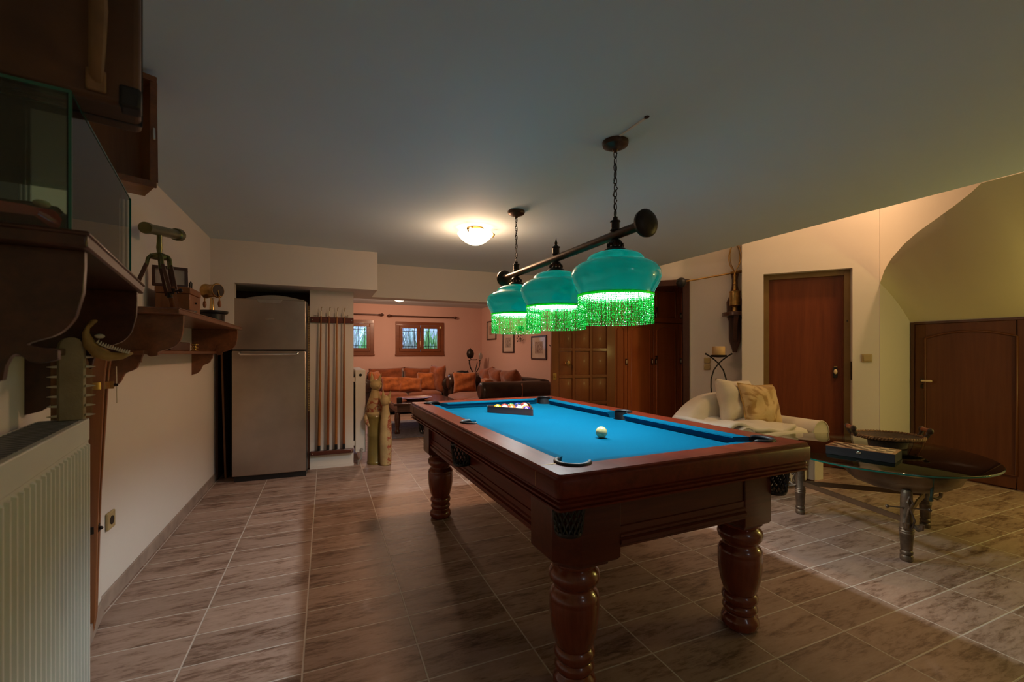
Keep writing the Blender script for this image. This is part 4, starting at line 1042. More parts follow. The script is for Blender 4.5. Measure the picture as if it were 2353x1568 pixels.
# ---- on the far shelf
ty = 2.86
tray = tag(MB().lathe([(0, .125), (.006, .135), (.022, .138), (.022, .128), (.008, .122)], 40, sx=.85, sy=1.25).build('oval_tray', 'carblack', None, (-.80, 3.02, SZ), ang=40), 'black oval tray on the far shelf under the model telescope and the box', 'tray')
ts = thing('model_telescope', 'brass telescope on a wooden tripod standing on the far shelf', 'telescope', (-.800, 2.80, SZ + .009), 0)
ts.location = (-.800, 2.84, SZ + .010); ts.scale = (1.17, 1.17, 1.17)
top = Vector((0, 0, .255))
MB().lathe([(.225, .034), (.235, .036), (.245, .030), (.252, .012)], 18).lathe([(.25, .009), (.275, .012), (.30, .010), (.335, .010), (.342, .018)], 14).build('tripod_head', 'brassg', ts)
dr = Vector((.03, .92, .16)).normalized(); c0 = Vector((-.0, .06, .362)); qm = T(c0) @ dr.to_track_quat('Z', 'Y').to_matrix().to_4x4()
tb_ = MB().lathe([(-.215, .016), (-.213, .024), (-.19, .025), (-.185, .0215), (.10, .0225), (.15, .0235), (.155, .029), (.20, .031), (.205, .026)], 24, mtx=qm).build('telescope_tube', 'brassg', ts)
MB().box(-.012, .012, -.075, .03, .339, .347).build('cradle', 'brassg', ts, bevel=.003)
for i, a in enumerate((200, 320, 80)):
    cx, cy = math.cos(R(a)), math.sin(R(a)); tx, ty_ = -cy, cx
    hm_ = MB()
    for s_ in (-1, 1): hm_.tube([(cx * .028 + tx * .016 * s_, cy * .028 + ty_ * .016 * s_, .238), (cx * .040 + tx * .018 * s_, cy * .040 + ty_ * .018 * s_, .222), (cx * .045 + tx * .018 * s_, cy * .045 + ty_ * .018 * s_, .19)], .0072, 8)
    lo = hm_.build('hinge_bracket', 'brassg', ts)
    lm = MB()
    for s_ in (-1, 1): lm.tube([(cx * .046 + tx * .018 * s_, cy * .046 + ty_ * .018 * s_, .195), (cx * .088 + tx * .012 * s_, cy * .088 + ty_ * .012 * s_, .07)], (.0085), 4)
    lm.build('upper_leg', 'framewood', ts)
    MB().tube([(cx * .080, cy * .080, .095), (cx * .112, cy * .112, .0)], [.0085, .006], 4, flat=1.8).build('lower_leg', 'teak', ts)
    MB().lathe([(-.012, .012), (.012, .012)], 10, (cx * .086, cy * .086, .075)).tube([(cx * .086, cy * .086, .075), (cx * .125, cy * .125, .078)], .0035, 6).ball((cx * .128, cy * .128, .078), .009, 8, 6).build('leg_clamp', 'bronzed', ts)
ob = thing('wooden_chest', 'small orange-brown wooden box on the far shelf behind the telescope', 'box', (-.835, 3.34, SZ + .0235), 0)
ob.location = (-.840, 3.33, SZ + .023)
MB().box(-.085, .085, -.12, .12, 0, .115).build('box_body', 'teak', ob, bevel=.004)
MB().box(-.088, .088, -.123, .123, .116, .155).build('lid', 'teak', ob, bevel=.004)
MB().lathe([(0, .006), (.008, .005)], 10, mtx=T((.085, .0, .07)) @ RM(90, 'Y')).build('lock', 'bronzed', ob)
ff = thing('photo_frame', 'dark wooden picture frame standing on the small orange-brown box', 'picture frame', (-.86, 3.24, SZ + .179), R(18))
MB().box(-.085, .085, -.010, .010, 0, .016).box(-.085, .085, -.010, .010, .104, .122).box(-.085, -.069, -.010, .010, .016, .104).box(.069, .085, -.010, .010, .016, .104).build('frame', 'framewood', ff, bevel=.002)
MB().box(-.069, .069, -.002, .005, .016, .104).build('picture', 'mount', ff)
MB().tube([(.095, 0, 0.001), (.095, 0, .03), (.10, 0, .042), (.106, 0, .03), (.104, 0, .001)], .004, 6).build('hanging_ring', 'iron', ff)
pot = tag(MB().lathe([(0, .082), (.085, .085), (.090, .103), (.098, .108), (.110, .108), (.110, .096), (.10, .09)], 36).build('black_pot', 'fridgeblack', None, (-.82, 4.10, SZ), ang=40), 'round black pot with a wide rim near the far end of the far shelf', 'pot')
tg = thing('engine_telegraph', "small brass ship's engine telegraph with two wooden handles standing on the black pot", 'engine telegraph', (-.82, 4.10, SZ + .1105), R(52))
MB().lathe([(0, .03), (.006, .032), (.010, .018), (.09, .012), (.10, .016)], 20).build('pedestal', 'gold', tg)
dm = T((0, 0, .158)) @ RM(90, 'X')
MB().lathe([(-.062, .052), (-.056, .058), (-.046, .056), (-.025, .044), (.0, .041), (.025, .044), (.046, .056), (.056, .058), (.062, .052)], 32, mtx=dm).box(-.016, .016, -.02, .02, .196, .206).build('drum', 'brass', tg)
for s_ in (-1, 1):
    MB().lathe([(0, .049), (.002, .049)], 28, mtx=T((0, -.062 * s_, .158)) @ RM(90 * s_, 'X')).build('dial', 'bronzed', tg)
    hn = MB().tube([(-.008, -.068 * s_, .158), (.0, -.070 * s_, .12), (.0, -.074 * s_, .09), (0, -.074 * s_, .078)], .0045, 8).build('handle_arm', 'brass', tg)
    MB().lathe([(0, .006), (.01, .011), (.03, .013), (.05, .009), (.053, .003)], 12, mtx=T((0, -.074 * s_, .08)) @ RM(180, 'X')).build('handle_grip', 'teak', hn)
MB().tube([(0, -.085, .112), (0, .085, .112)], .005, 8).build('crossbar', 'brass', tg)
# things on the far lower shelf
lz = 1.2325
bk = thing('small_box', 'small dark box standing on the lower board of the far shelf', 'box', (-.89, 2.92, lz), R(5))
MB().box(-.035, .035, -.03, .03, .012, .085).build('box_body', 'leafwood', bk, bevel=.003); MB().box(-.045, .045, -.042, .042, 0, .012).build('base', 'framewood', bk, bevel=.002)
MB().ball((.035, 0, .04), (.006, .016, .02), 10, 8).build('boss', 'black', bk)
tag(MB().box(-.06, .06, -.2, .2, 0, .055).build('flat_case', 'framewood', None, (-.895, 3.36, lz), bevel=.004), 'long flat dark case on the lower board of the far shelf', 'case')
tag(MB().lathe([(0, .024), (.006, .026), (.010, .012), (.016, .012), (.020, .022), (.026, .022), (.030, .011), (.038, .011), (.042, .024), (.05, .024), (.054, .010)], 20).build('brass_stand', 'brass', None, (-.865, 3.80, lz)), 'little stacked brass piece on the lower board of the far shelf, beside the flat case', 'brass ornament')
# ================================================================== LOUNGE
# sofa against the back wall
def cushion_box(mb, x0, x1, y0, y1, z0, z1, puff=.03, mtx=None):
    n = 10
    for sg, zz in ((1, z1), (-1, z0)):
        pass
    cx, cy = (x0 + x1) / 2, (y0 + y1) / 2; hx, hy = (x1 - x0) / 2, (y1 - y0) / 2; rings = []
    for k, (t, s_) in enumerate(((0, .93), (.08, .985), (.25, 1.0), (.5, 1.01), (.75, 1.0), (.92, .985), (1, .93), (1.0, .6), (1.0, .02))):
        ring = []
        for j in range(28):
            a = 2 * PI * j / 28; c, s2 = math.cos(a), math.sin(a); e = .28
            u = math.copysign(abs(c) ** e, c) * hx * s_; v = math.copysign(abs(s2) ** e, s2) * hy * s_
            z = z0 + (z1 - z0) * t + (puff if s_ < .1 else puff * .75 if s_ == .6 else 0)
            ring.append((cx + u, cy + v, z))
        rings.append(ring)
    bot = [[(cx + (x - cx) * .3, cy + (y - cy) * .3, z0) for x, y, z in rings[0]]]
    return mb.loft(bot + rings, True, True, mtx)
sa = thing('sofa', 'brown leather sofa with rust velvet seats against the lounge back wall under the window', 'sofa', (1.52, 9.25, 0))
MB().box(-.70, .70, -.40, .45, .06, .28).build('base', 'leather', sa, bevel=.02)
MB().box(-.72, .72, .26, .50, .08, .76).lathe([(-.72, .10), (-.70, .125), (.70, .125), (.72, .10)], 20, mtx=T((0, .375, .70)) @ RM(90, 'Y')).build('backrest', 'leather', sa, bevel=.02)
for s_ in (-1, 1):
    MB().box(s_ * .80 - .10, s_ * .80 + .10, -.44, .48, .06, .60).lathe([(-.46, .11), (-.45, .13), (.46, .13), (.48, .11)], 22, mtx=T((s_ * .80, 0, .58)) @ RM(-90, 'X')).build('armrest', 'leather', sa, bevel=.015)
for x0, x1 in ((-.69, -.005), (.005, .69)): cushion_box(MB(), x0, x1, -.46, .22, .28, .42, .05).build('seat_cushion', 'suedes', sa, ang=70)
for x, w, rz in ((-.345, .70, 1.5), (.345, .70, -2)):
    MB().pillow(w, .50, .11, T((x, .21, .655)) @ RM(90 - 12, 'X') @ RM(rz, 'Z'), 14, .05, .12, int(x * 9)).build('back_cushion', 'suede', sa, ang=80)
for s_ in (-1, 1):
    for y in (-.36, .4): MB().lathe([(0, .025), (.06, .032)], 12, (s_ * .74, y, 0)).build('foot', 'framewood', sa)
def pil(label, x, y, z, w, h, t, rx, rz, mt, ry=0, seed=1, name='cushion', group=None):
    o = MB().pillow(w, h, t, None, 16, .10, .10, seed).build(name, mt, None, (x, y, z), (R(rx), R(ry), R(rz)), ang=80); return tag(o, label, 'cushion', group)
G_ = 'velvet cushions on the lounge sofas'
pil('rust velvet cushion leaning on the left arm of the back sofa', .90, 9.02, .64, .42, .44, .09, 82, 62, 'suedeo', 0, 2, group=G_)
pil('orange velvet cushion left of the middle of the back sofa', 1.22, 8.99, .585, .42, .33, .085, 66, 6, 'suedeo', 4, 3, group=G_)
pil('crumpled orange velvet cushion in the middle of the back sofa', 1.58, 8.96, .575, .46, .32, .085, 62, -6, 'suedeo', 3, 4, group=G_)
pil('square orange velvet cushion right of the middle of the back sofa', 1.92, 9.04, .625, .38, .40, .08, 74, -4, 'suedeo', 0, 5, group=G_)
pil('tall rust velvet cushion against the right arm of the back sofa', 2.14, 9.02, .68, .44, .56, .09, 84, -62, 'suede', 0, 6, group=G_)
# sofa along the right wall
sb = thing('sofa', 'dark brown leather sofa along the right lounge wall seen over its near arm', 'sofa', (2.72, 7.30, 0))
MB().box(-.52, .50, -.95, .95, .06, .28).build('base', 'leather', sb, bevel=.02)
MB().box(.34, .62, -1.10, 1.12, .08, .66).lathe([(-1.10, .12), (-1.07, .14), (1.09, .14), (1.12, .12)], 22, mtx=T((.48, 0, .66)) @ RM(-90, 'X')).build('backrest', 'leather', sb, bevel=.02)
for y in (-1.05, 1.20):
    w_ = .12
    MB().box(-.52 if y < 0 else -.46, .56, y - w_, y + w_, .06, .64).lathe([(-.60 if y < 0 else -.50, .11), (-.57 if y < 0 else -.47, .145), (.52, .145), (.58, .12), (.62, .06)], 24, mtx=T((0, y, .635)) @ RM(90, 'Y')).build('armrest', 'leather', sb, bevel=.02)
MB().box(.04, .05, -1.1975, -1.16, .10, .75).build('arm_seam', 'suedes', sb)
for y0, y1 in ((-.92, .07), (.08, 1.07)): cushion_box(MB(), -.56, .32, y0, y1, .28, .42, .06).build('seat_cushion', 'suedes', sb, ang=70)
for y, rz, h in ((-.30, 4, .46), (.36, -3, .46), (.82, 6, .47)):
    MB().pillow(.60, h, .12, T((.25, y, .70)) @ RM(90 + rz, 'Z') @ RM(76, 'X') @ RM(-rz, 'Z'), 14, .07, .12, int(y * 10)).build('back_cushion', 'suede', sb, ang=80)
for x in (-.44, .5):
    for y in (-1.0, 1.15): MB().lathe([(0, .025), (.06, .032)], 12, (x, y, 0)).build('foot', 'framewood', sb)
pil('orange velvet cushion propped inside the far arm of the right lounge sofa', 2.50, 8.24, .64, .46, .42, .09, 76, -10, 'suedeo', 0, 8, group=G_)
pil('orange velvet cushion lying across the seat of the right lounge sofa', 2.62, 7.02, .62, .46, .44, .09, 40, 80, 'suedeo', 0, 9, group=G_)
# lounge coffee table, platter, cup, rug
lt = thing('coffee_table', 'dark wooden lounge coffee table with turned legs behind the pool table', 'coffee table', (1.40, 7.22, 0), R(2))
MB().box(-.50, .52, -.60, .60, .435, .470).build('table_top', 'ltable', lt, bevel=.008)
MB().box(-.44, .46, -.54, .54, .33, .434).build('apron', 'ltable', lt, bevel=.004)
for sx in (-.43, .45):
    for sy in (-.50, .50):
        MB().lathe([(0, .03), (.02, .042), (.05, .040), (.075, .026), (.12, .032), (.22, .045), (.29, .042), (.32, .032), (.335, .045)], 20, (sx, sy, 0)).build('leg', 'ltable', lt)
pl = tag(MB().lathe([(0, .14), (.01, .16), (.035, .25), (.045, .27), (.040, .262), (.016, .16), (.012, .02)], 36, sx=1, sy=.75).build('platter', 'platter', None, (1.32, 7.02, .470), (0, 0, R(10)), ang=50), 'broad red-brown wooden platter on the lounge coffee table', 'platter')
tag(MB().lathe([(0, .036), (.006, .040), (.075, .040), (.075, .034), (.012, .034)], 24).build('black_candle_cup', 'black', None, (1.02, 6.72, .470)), 'small black cylindrical cup on the near corner of the lounge coffee table', 'cup')
rg_ = tag(MB().box(-.75, .75, -.80, .80, .0005, .012).build('rug', 'rug', None, (1.45, 7.18, 0), bevel=.003), 'grey-blue rug under the lounge coffee table', 'rug')
# corner side table with its pieces
sd = thing('side_table', 'dark side table in the lounge corner between the two sofas', 'side table', (2.98, 9.36, 0))
MB().box(-.40, .36, -.36, .42, .715, .745).build('table_top', 'framewood', sd, bevel=.006)
MB().box(-.36, .32, -.32, .38, .62, .715).build('apron', 'framewood', sd, bevel=.003)
for x in (-.33, .29):
    for y in (-.29, .35): MB().box(x - .025, x + .025, y - .025, y + .025, 0, .62).build('leg', 'framewood', sd, bevel=.004)
sl = thing('sculpture_stand', 'dark iron stand holding an oval ball on the corner side table', 'ornament', (3.03, 9.25, .745))
m = MB().lathe([(0, .05), (.008, .05), (.014, .02), (.03, .012)], 18)
for s_ in (-1, 1):
    m.tube([(0, 0, .02), (s_ * .05, 0, .06), (s_ * .105, 0, .15), (s_ * .125, 0, .25), (s_ * .12, 0, .31)], .010, 8).lathe([(.30, .022), (.315, .026), (.32, .02)], 12, (s_ * .12, 0, 0))
    m.tube([(0, 0, .02), (s_ * .03, .05, .06), (s_ * .07, .09, .16), (s_ * .09, .08, .26)], .009, 8)
m.build('stand', 'iron', sl)
bo = MB().lathe([(-.10, .01), (-.095, .045), (-.06, .072), (0, .085), (.06, .072), (.095, .045), (.11, .012), (.13, .008)], 22, (-.10, 0, .45)).tube([(-.10, 0, .36), (-.08, 0, .32), (.02, 0, .318), (.06, 0, .325)], .010, 8).build('oval_ball', 'bronzed', sl)
MB().ball((.14, 0, .40), (.045, .012, .075), 18, 12).tube([(.13, 0, .31), (.14, 0, .34)], .01, 8).build('disc', 'steelpale', sl)
lz_ = MB().tube([(-.20, 0, .0), (-.17, 0, .025), (-.11, 0, .055), (-.03, 0, .068), (.05, 0, .058), (.09, 0, .06), (.115, 0, .045)], [.006, .018, .028, .026, .022, .024, .008], 12, flat=.7)
for x in (-.12, .03): lz_.tube([(x, -.012, .05), (x + .02, -.02, .02), (x + .015, -.02, .0)], .008, 8).tube([(x, .012, .05), (x - .01, .02, .02), (x - .015, .02, .0)], .008, 8)
lz_.lathe([(0, .007), (.02, .001)], 6, (.085, -.012, .075)).lathe([(0, .007), (.02, .001)], 6, (.085, .012, .075))
tag(lz_.build('animal_figurine', 'black', None, (2.76, 9.2, .746), (0, 0, R(-6)), ang=80), 'small black animal figurine on the corner side table beside the iron stand', 'figurine')
# pictures on the right lounge wall
def picture(label, y0, y1, z0, z1, seed, ink):
    t = thing('framed_print', label, 'picture', (3.41, (y0 + y1) / 2, (z0 + z1) / 2), R(-90), 'framed prints on the lounge wall')
    w, h = (y1 - y0) / 2, (z1 - z0) / 2; f = .028
    MB().box(-w, w, -.022, 0, -h, -h + f).box(-w, w, -.022, 0, h - f, h).box(-w, -w + f, -.022, 0, -h + f, h - f).box(w - f, w, -.022, 0, -h + f, h - f).build('frame', 'frame', t, bevel=.003)
    MB().box(-w + f, w - f, -.010, -.002, -h + f, h - f).build('mount', 'mount', t)
    M['sk%d' % seed] = sketch_mat('sketch_%d' % seed, (.55, .43, .34), ink, seed)
    MB().box(-w * .5, w * .5, -.0115, -.0095, -h * .48, h * .5).build('print', 'sk%d' % seed, t)
picture('farthest framed print on the right lounge wall, hung highest', 8.89, 9.47, 1.505, 1.93, 1, (.34, .17, .10))
picture('middle framed print with a grey sailing drawing on the right lounge wall', 7.905, 8.495, 1.216, 1.625, 2, (.16, .13, .12))
picture('nearest framed print with a brown figure drawing, beside the panelled door', 6.535, 7.115, 1.10, 1.515, 3, (.15, .06, .04))
hp = thing('hanging_plant', 'small dark trailing plant in a wall holder between the framed prints', 'plant', (3.41, 7.50, 1.60), R(-90))
MB().lathe([(0, .03), (.05, .045), (.09, .055), (.09, .048), (.01, .02)], 16, (0, -.06, .03)).box(-.01, .01, -.03, 0, .05, .09).build('holder', 'iron', hp)
iv = MB(); q = random.Random(11)
for k in range(90):
    a = q.uniform(0, 6.28); rr = q.uniform(.0, .11); z = q.uniform(-.24, .15) * (1 - rr * 3); s_ = q.uniform(.016, .03)
    mt_ = T((rr * math.cos(a), -.075 + rr * .55 * math.sin(a), z)) @ Euler((q.uniform(-1, 1), q.uniform(-1, 1), a)).to_matrix().to_4x4()
    iv.add([(0, 0, 0), (s_ * .5, s_ * .6, .003), (0, s_ * 1.6, 0), (-s_ * .5, s_ * .6, .003)], [(0, 1, 2, 3)], mt_)
iv.build('leaves', 'ivy', hp, smooth=False); hp.children[-1]['kind'] = 'stuff'
hk = tag(MB().tube([(0, 0, 0), (-.02, 0, .0), (-.07, -.005, .012), (-.085, -.005, .03)], .007, 8).build('wall_hook', 'iron', None, (3.41, 6.30, 1.32)), 'small dark iron hook on the lounge wall right of the nearest framed print', 'hook')

# ================================================================== CANDLE WALL
def cpos(x, y, z): return (CPT[0] + x * math.cos(CA) - y * math.sin(CA), CPT[1] + x * math.sin(CA) + y * math.cos(CA), z)
ms = thing('motion_sensor', 'small round cream motion sensor on the wall above the dark frame', 'sensor', cpos(-.50, 0, 2.185), CA)
MB().lathe([(0, .036), (.012, .036), (.016, .03)], 20, mtx=RM(90, 'X')).ball((0, -.02, 0), (.026, .024, .026), 16, 10).build('body', 'socket', ms)
cs = thing('candle_stand', 'tall thin black iron candle stand with crossing legs behind the white loveseat', 'candle stand', cpos(.30, -.30, 0), CA)
for s_ in (-1, 1):
    MB().tube([(s_ * .135, 0, 1.205), (s_ * .10, 0, 1.185), (s_ * .045, 0, 1.14), (0, s_ * .007, 1.095), (-s_ * .05, 0, 1.02), (-s_ * .078, 0, .92), (-s_ * .08, 0, .82), (-s_ * .068, 0, .70), (-s_ * .05, 0, .52), (-s_ * .055, 0, .35), (-s_ * .085, 0, .18), (-s_ * .13, 0, .006)], .0075, 8).ball((s_ * .135, 0, 1.207), .012, 10, 8).build('leg', 'iron', cs)
MB().tube([(0, 0, .35), (0, -.06, .18), (0, -.13, .006)], .0075, 8).tube([(-.05, 0, .35), (.05, 0, .35)], .006, 8).build('leg', 'iron', cs)
MB().lathe([(1.165, .02), (1.17, .07), (1.185, .085), (1.195, .088), (1.19, .08), (1.182, .01)], 24).build('plate', 'iron', cs)
tag(MB().lathe([(0, .066), (.004, .069), (.095, .069), (.105, .064), (.098, .056), (.094, .01)], 32).build('candle', 'wax', None, cpos(.30, -.30, 1.1875)), 'thick cream pillar candle on the iron candle stand', 'candle')
sw = thing('double_socket', 'cream double wall socket behind the candle stand', 'socket', cpos(.20, 0, 1.085), CA)
for z in (-.04, .04): MB().lathe([(0, .034), (.012, .038), (.020, .034), (.022, .02)], 24, mtx=T((0, 0, z)) @ RM(90, 'X')).box(-.036, .036, -.012, 0, z - .036, z + .036).build('socket', 'socket', sw, bevel=.006)
wl = thing('wall_lamp_bracket', 'dark carved wooden wall bracket with a small half-round shelf', 'wall bracket', cpos(.50, 0, 0), CA)
prof = [(-.022, 1.225), (.022, 1.225), (.03, 1.27), (.05, 1.33), (.062, 1.38), (.064, 1.60), (.085, 1.66), (.088, 1.83), (.07, 1.87), (.045, 1.94), (.032, 2.02), (.03, 2.10), (.042, 2.16), (.03, 2.175), (-.03, 2.175), (-.042, 2.16), (-.03, 2.10), (-.032, 2.02), (-.045, 1.94), (-.07, 1.87), (-.088, 1.83), (-.085, 1.66), (-.064, 1.60), (-.062, 1.38), (-.05, 1.33), (-.03, 1.27)]
MB().prism(prof, 'Y', -.04, 0).build('back_plate', 'bracketw', wl, bevel=.006)
half = [(.14 * math.cos(R(180 + 180 * k / 20)), -.03 + .20 * math.sin(R(180 + 180 * k / 20))) for k in range(21)]
MB().prism(half, 'Z', 1.655, 1.70).build('shelf', 'bracketw', wl, bevel=.006)
MB().prism([(-.03, 1.33), (-.055, 1.36), (-.075, 1.44), (-.10, 1.52), (-.15, 1.60), (-.20, 1.64), (-.20, 1.656), (-.03, 1.656)], 'X', -.022, .022).build('corbel', 'bracketw', wl, bevel=.004)
ol = thing('brass_lamp', 'old brass ship lamp with a wire cage on the carved wall bracket', 'lamp', cpos(.49, -.125, 1.701), CA)
MB().lathe([(0, .035), (.008, .037), (.012, .028), (.05, .026), (.06, .034), (.07, .03)], 22).build('foot', 'brass', ol)
MB().lathe([(.07, .052), (.075, .060), (.08, .058), (.225, .058), (.23, .064), (.24, .064), (.243, .05), (.25, .02)], 30).build('reservoir', 'brass', ol)
MB().lathe([(.25, .016), (.26, .024), (.27, .018), (.32, .017), (.33, .021), (.34, .017), (.41, .015), (.43, .02), (.44, .012), (.47, .009)], 18).build('stem', 'brass', ol)
for k in range(4):
    a = R(45 + 90 * k); c, s_ = math.cos(a), math.sin(a)
    MB().tube([(.004 * c, .004 * s_, .46), (.025 * c, .025 * s_, .50), (.062 * c, .062 * s_, .55), (.082 * c, .082 * s_, .62), (.082 * c, .082 * s_, .68), (.06 * c, .06 * s_, .75), (.02 * c, .02 * s_, .80), (0, 0, .81)], .0055, 8).build('cage_wire', 'brass', ol)
rodt = thing('brass_rod', 'long slanting brass rod with a black ball end above the carved wall bracket', 'rod', cpos(.50, -.045, 0), CA)
MB().tube([(.055, -.01, 2.182), (-.56, -.10, 2.085)], .010, 10).build('rod', 'brass', rodt)
MB().tube([(.075, -.007, 2.185), (-.05, -.025, 2.166)], .018, 14).ball((.078, -.006, 2.186), .020, 12, 8).build('sleeve', 'brass', rodt)
MB().ball((-.60, -.108, 2.075), (.060, .060, .060), 24, 16).build('ball', 'black', rodt)

# ---- light switch beside the entry door
ls_ = thing('light_switch', 'cream square light switch on the wall right of the entry door', 'light switch', (DPT[0] + .634 * 1.115, DPT[1] - .773 * 1.115, 1.165), DA)
MB().box(-.042, .042, -.012, 0, -.042, .042).build('plate', 'socket', ls_, bevel=.012, seg=3)
MB().box(-.030, .030, -.019, -.010, -.030, .030).build('rocker', 'socket', ls_, bevel=.005)

# ================================================================== WHITE LOVESEAT
wsf = thing('loveseat', 'cream slipcovered loveseat with rolled arms in front of the entry door', 'loveseat', (3.70, 3.00, 0))
MB().box(-.38, .36, -.36, .36, .05, .40).build('base', 'cotton', wsf, bevel=.02)
def backp():
    P = []; n = 24
    for k in range(n + 1):
        x = -.56 + 1.12 * k / n; z = .58 + .24 * (1 - abs(2 * k / n - 1) ** 2.4)
        P.append((x, z))
    return P
bp = backp(); rings = []
for x, z in bp:
    ring = []
    for k in range(16):
        a = 2 * PI * k / 16; e = .5
        ring.append((x, .30 + .115 * math.copysign(abs(math.cos(a)) ** e, math.cos(a)), .08 + (z - .08) * (.5 + .5 * math.copysign(abs(math.sin(a)) ** .35, math.sin(a)))))
    rings.append(ring)
MB().loft(rings).build('backrest', 'cotton', wsf, ang=70)
for s_ in (-1, 1):
    n = 22; pr = [(s_ * .375, .06), (s_ * .375, .40)] + [(s_ * (.475 + .112 * math.cos(R(200 - 290 * k / n)) * 1), .485 + .112 * math.sin(R(200 - 290 * k / n))) for k in range(n + 1)] + [(s_ * .50, .36), (s_ * .50, .06)]
    MB().prism(pr, 'Y', -.40, .30).build('armrest', 'cotton', wsf, bevel=.008)
    MB().tube([(s_ * (.475 + .110 * math.cos(R(200 - 290 * k / n))), -.402, .485 + .110 * math.sin(R(200 - 290 * k / n))) for k in range(n + 1)], .006, 6).build('arm_piping', 'cottonp', wsf)
MB().box(.378, .498, -.408, -.398, .06, .40).box(-.498, -.378, -.408, -.398, .06, .40).build('arm_front', 'cotton', wsf, bevel=.004)
cushion_box(MB(), -.37, .37, -.40, .20, .40, .53, .05).build('seat_cushion', 'cotton', wsf, ang=70)
# rumpled throw-like cover over the left half of the seat and arm
def thr(u, v):
    x = -.66 + .82 * u; y = -.38 + .60 * v
    z = .605 + .03 * math.sin(7 * u + 3 * v) + .018 * math.sin(13 * u - 5 * v) - .05 * u
    return (x, y, z)
m = MB().grid(thr, 22, 14); to = m.build('rumpled_cover', 'cotton', wsf, ang=80); sm = to.modifiers.new('s', 'SOLIDIFY'); sm.thickness = .03
for x in (-.42, .42):
    for y in (-.34, .34): MB().box(x - .025, x + .025, y - .025, y + .025, 0, .06).build('foot', 'framewood', wsf, bevel=.004)
pil('large pale cream cushion standing at the back of the loveseat', 3.72, 3.12, .745, .46, .44, .085, 74, 0, 'cottonp', 4, 12)
gcu = thing('leaf_cushion', 'gold and cream leaf patterned cushion with gold piping on the loveseat', 'cushion', (3.86, 2.97, .715), 0)
gm = T((0, 0, 0)) @ RM(70, 'X') @ RM(-4, 'Z')
gcu.rotation_euler = (0, 0, R(-6))
MB().pillow(.42, .42, .085, gm, 16, .09, .08, 13).build('pad', 'goldcush', gcu, ang=80)
pp = []
for sd_ in range(4):
    for k in range(10):
        t = -1 + 2 * k / 10; u, v = ((t, -1), (1, t), (-t, 1), (-1, -t))[sd_]
        px = u * (1 - .09 * (1 - abs(v)) * abs(u) ** 2); py = v * (1 - .09 * (1 - abs(u)) * abs(v) ** 2)
        pp.append(tuple(gm @ Vector((px * .21, py * .21, 0))))
MB().tube(pp, .006, 6, True).build('cord_piping', 'piping', gcu)

# ================================================================== GLASS COFFEE TABLE
GZ = .53
gt = thing('glass_coffee_table', 'oval glass coffee table on three antique metal legs with a hull shaped body', 'coffee table', (3.58, 1.87, 0), R(41))
gtm = MB().lathe([(GZ - .014, .985), (GZ - .012, .998), (GZ - .008, 1.0), (GZ - .003, .997), (GZ, .985)], 72, sx=.69, sy=.615)
gtm.build('glass_top', 'tglass', gt, ang=50)
MB().lathe([(GZ - .0125, .9985), (GZ - .0085, 1.0015), (GZ - .0035, .9985)], 72, sx=.69, sy=.615, cap=False).build('glass_rim', 'gedge', gt, ang=60)
gi_ = Matrix.Rotation(R(-41), 4, 'Z') @ T((-3.58, -1.87, 0))
LEG = [Vector((3.315, 2.215, 0)), Vector((3.140, 1.470, 0)), Vector((3.860, 1.700, 0))]
LEG = [gi_ @ v for v in LEG]
lp = [(0, .026), (.006, .031), (.03, .031), (.036, .024), (.042, .030), (.055, .031), (.062, .024), (.07, .028), (.16, .033), (.165, .036), (.172, .033), (.178, .037), (.186, .033), (.192, .036), (.20, .031), (.36, .029), (.40, .027), (.415, .02)]
cen_ = (LEG[0] + LEG[1] + LEG[2]) / 3
for i, v in enumerate(LEG):
    lo = MB().lathe(lp, 22, v).build('leg', 'tleg', gt, ang=50)
    out = (v - cen_).normalized(); tn = Vector((-out.y, out.x, 0))
    om = MB()
    for s_ in (-1, 1):
        om.tube([v + out * .03 + tn * .012 * s_ + Vector((0, 0, .20)), v + out * .045 + tn * .02 * s_ + Vector((0, 0, .25)), v + out * .034 + tn * .004 * s_ + Vector((0, 0, .31)), v + out * .04 - tn * .014 * s_ + Vector((0, 0, .35)), v + out * .034 + Vector((0, 0, .385))], .0055, 8)
        om.tube([v + out * .02 + tn * .02 * s_ + Vector((0, 0, .22)), v + out * .06 + tn * .03 * s_ + Vector((0, 0, .205)), v + out * .085 + tn * .035 * s_ + Vector((0, 0, .22)), v + out * .088 + tn * .035 * s_ + Vector((0, 0, .245))], [.009, .011, .010, .012], 8)
    om.tube([v - tn * .10 + out * .02 + Vector((0, 0, .315)), v + tn * .10 + out * .02 + Vector((0, 0, .315))], .004, 8)
    for s_ in (-1, 1): om.ball(v + tn * .10 * s_ + out * .02 + Vector((0, 0, .315)), .010, 10, 8)
    om.build('cast_ornament', 'tleg', lo)
for a, b in ((0, 1), (0, 2), (1, 2)):
    d = (LEG[b] - LEG[a]).normalized(); p, q_ = LEG[a] + d * .025, LEG[b] - d * .025; mid = (p + q_) / 2
    z0 = .235
    pts = [p + Vector((0, 0, z0)), mid + Vector((0, 0, z0 + (.0 if (a, b) != (1, 2) else .02))), q_ + Vector((0, 0, z0 + (0 if (a, b) != (1, 2) else .0)))]
    n_ = d.cross(Vector((0, 0, 1)))
    MB().loft([[x + n_ * .004 + Vector((0, 0, .017)), x - n_ * .004 + Vector((0, 0, .017)), x - n_ * .004 - Vector((0, 0, .017)), x + n_ * .004 - Vector((0, 0, .017))] for x in pts]).build('stretcher', 'flatbar', gt)
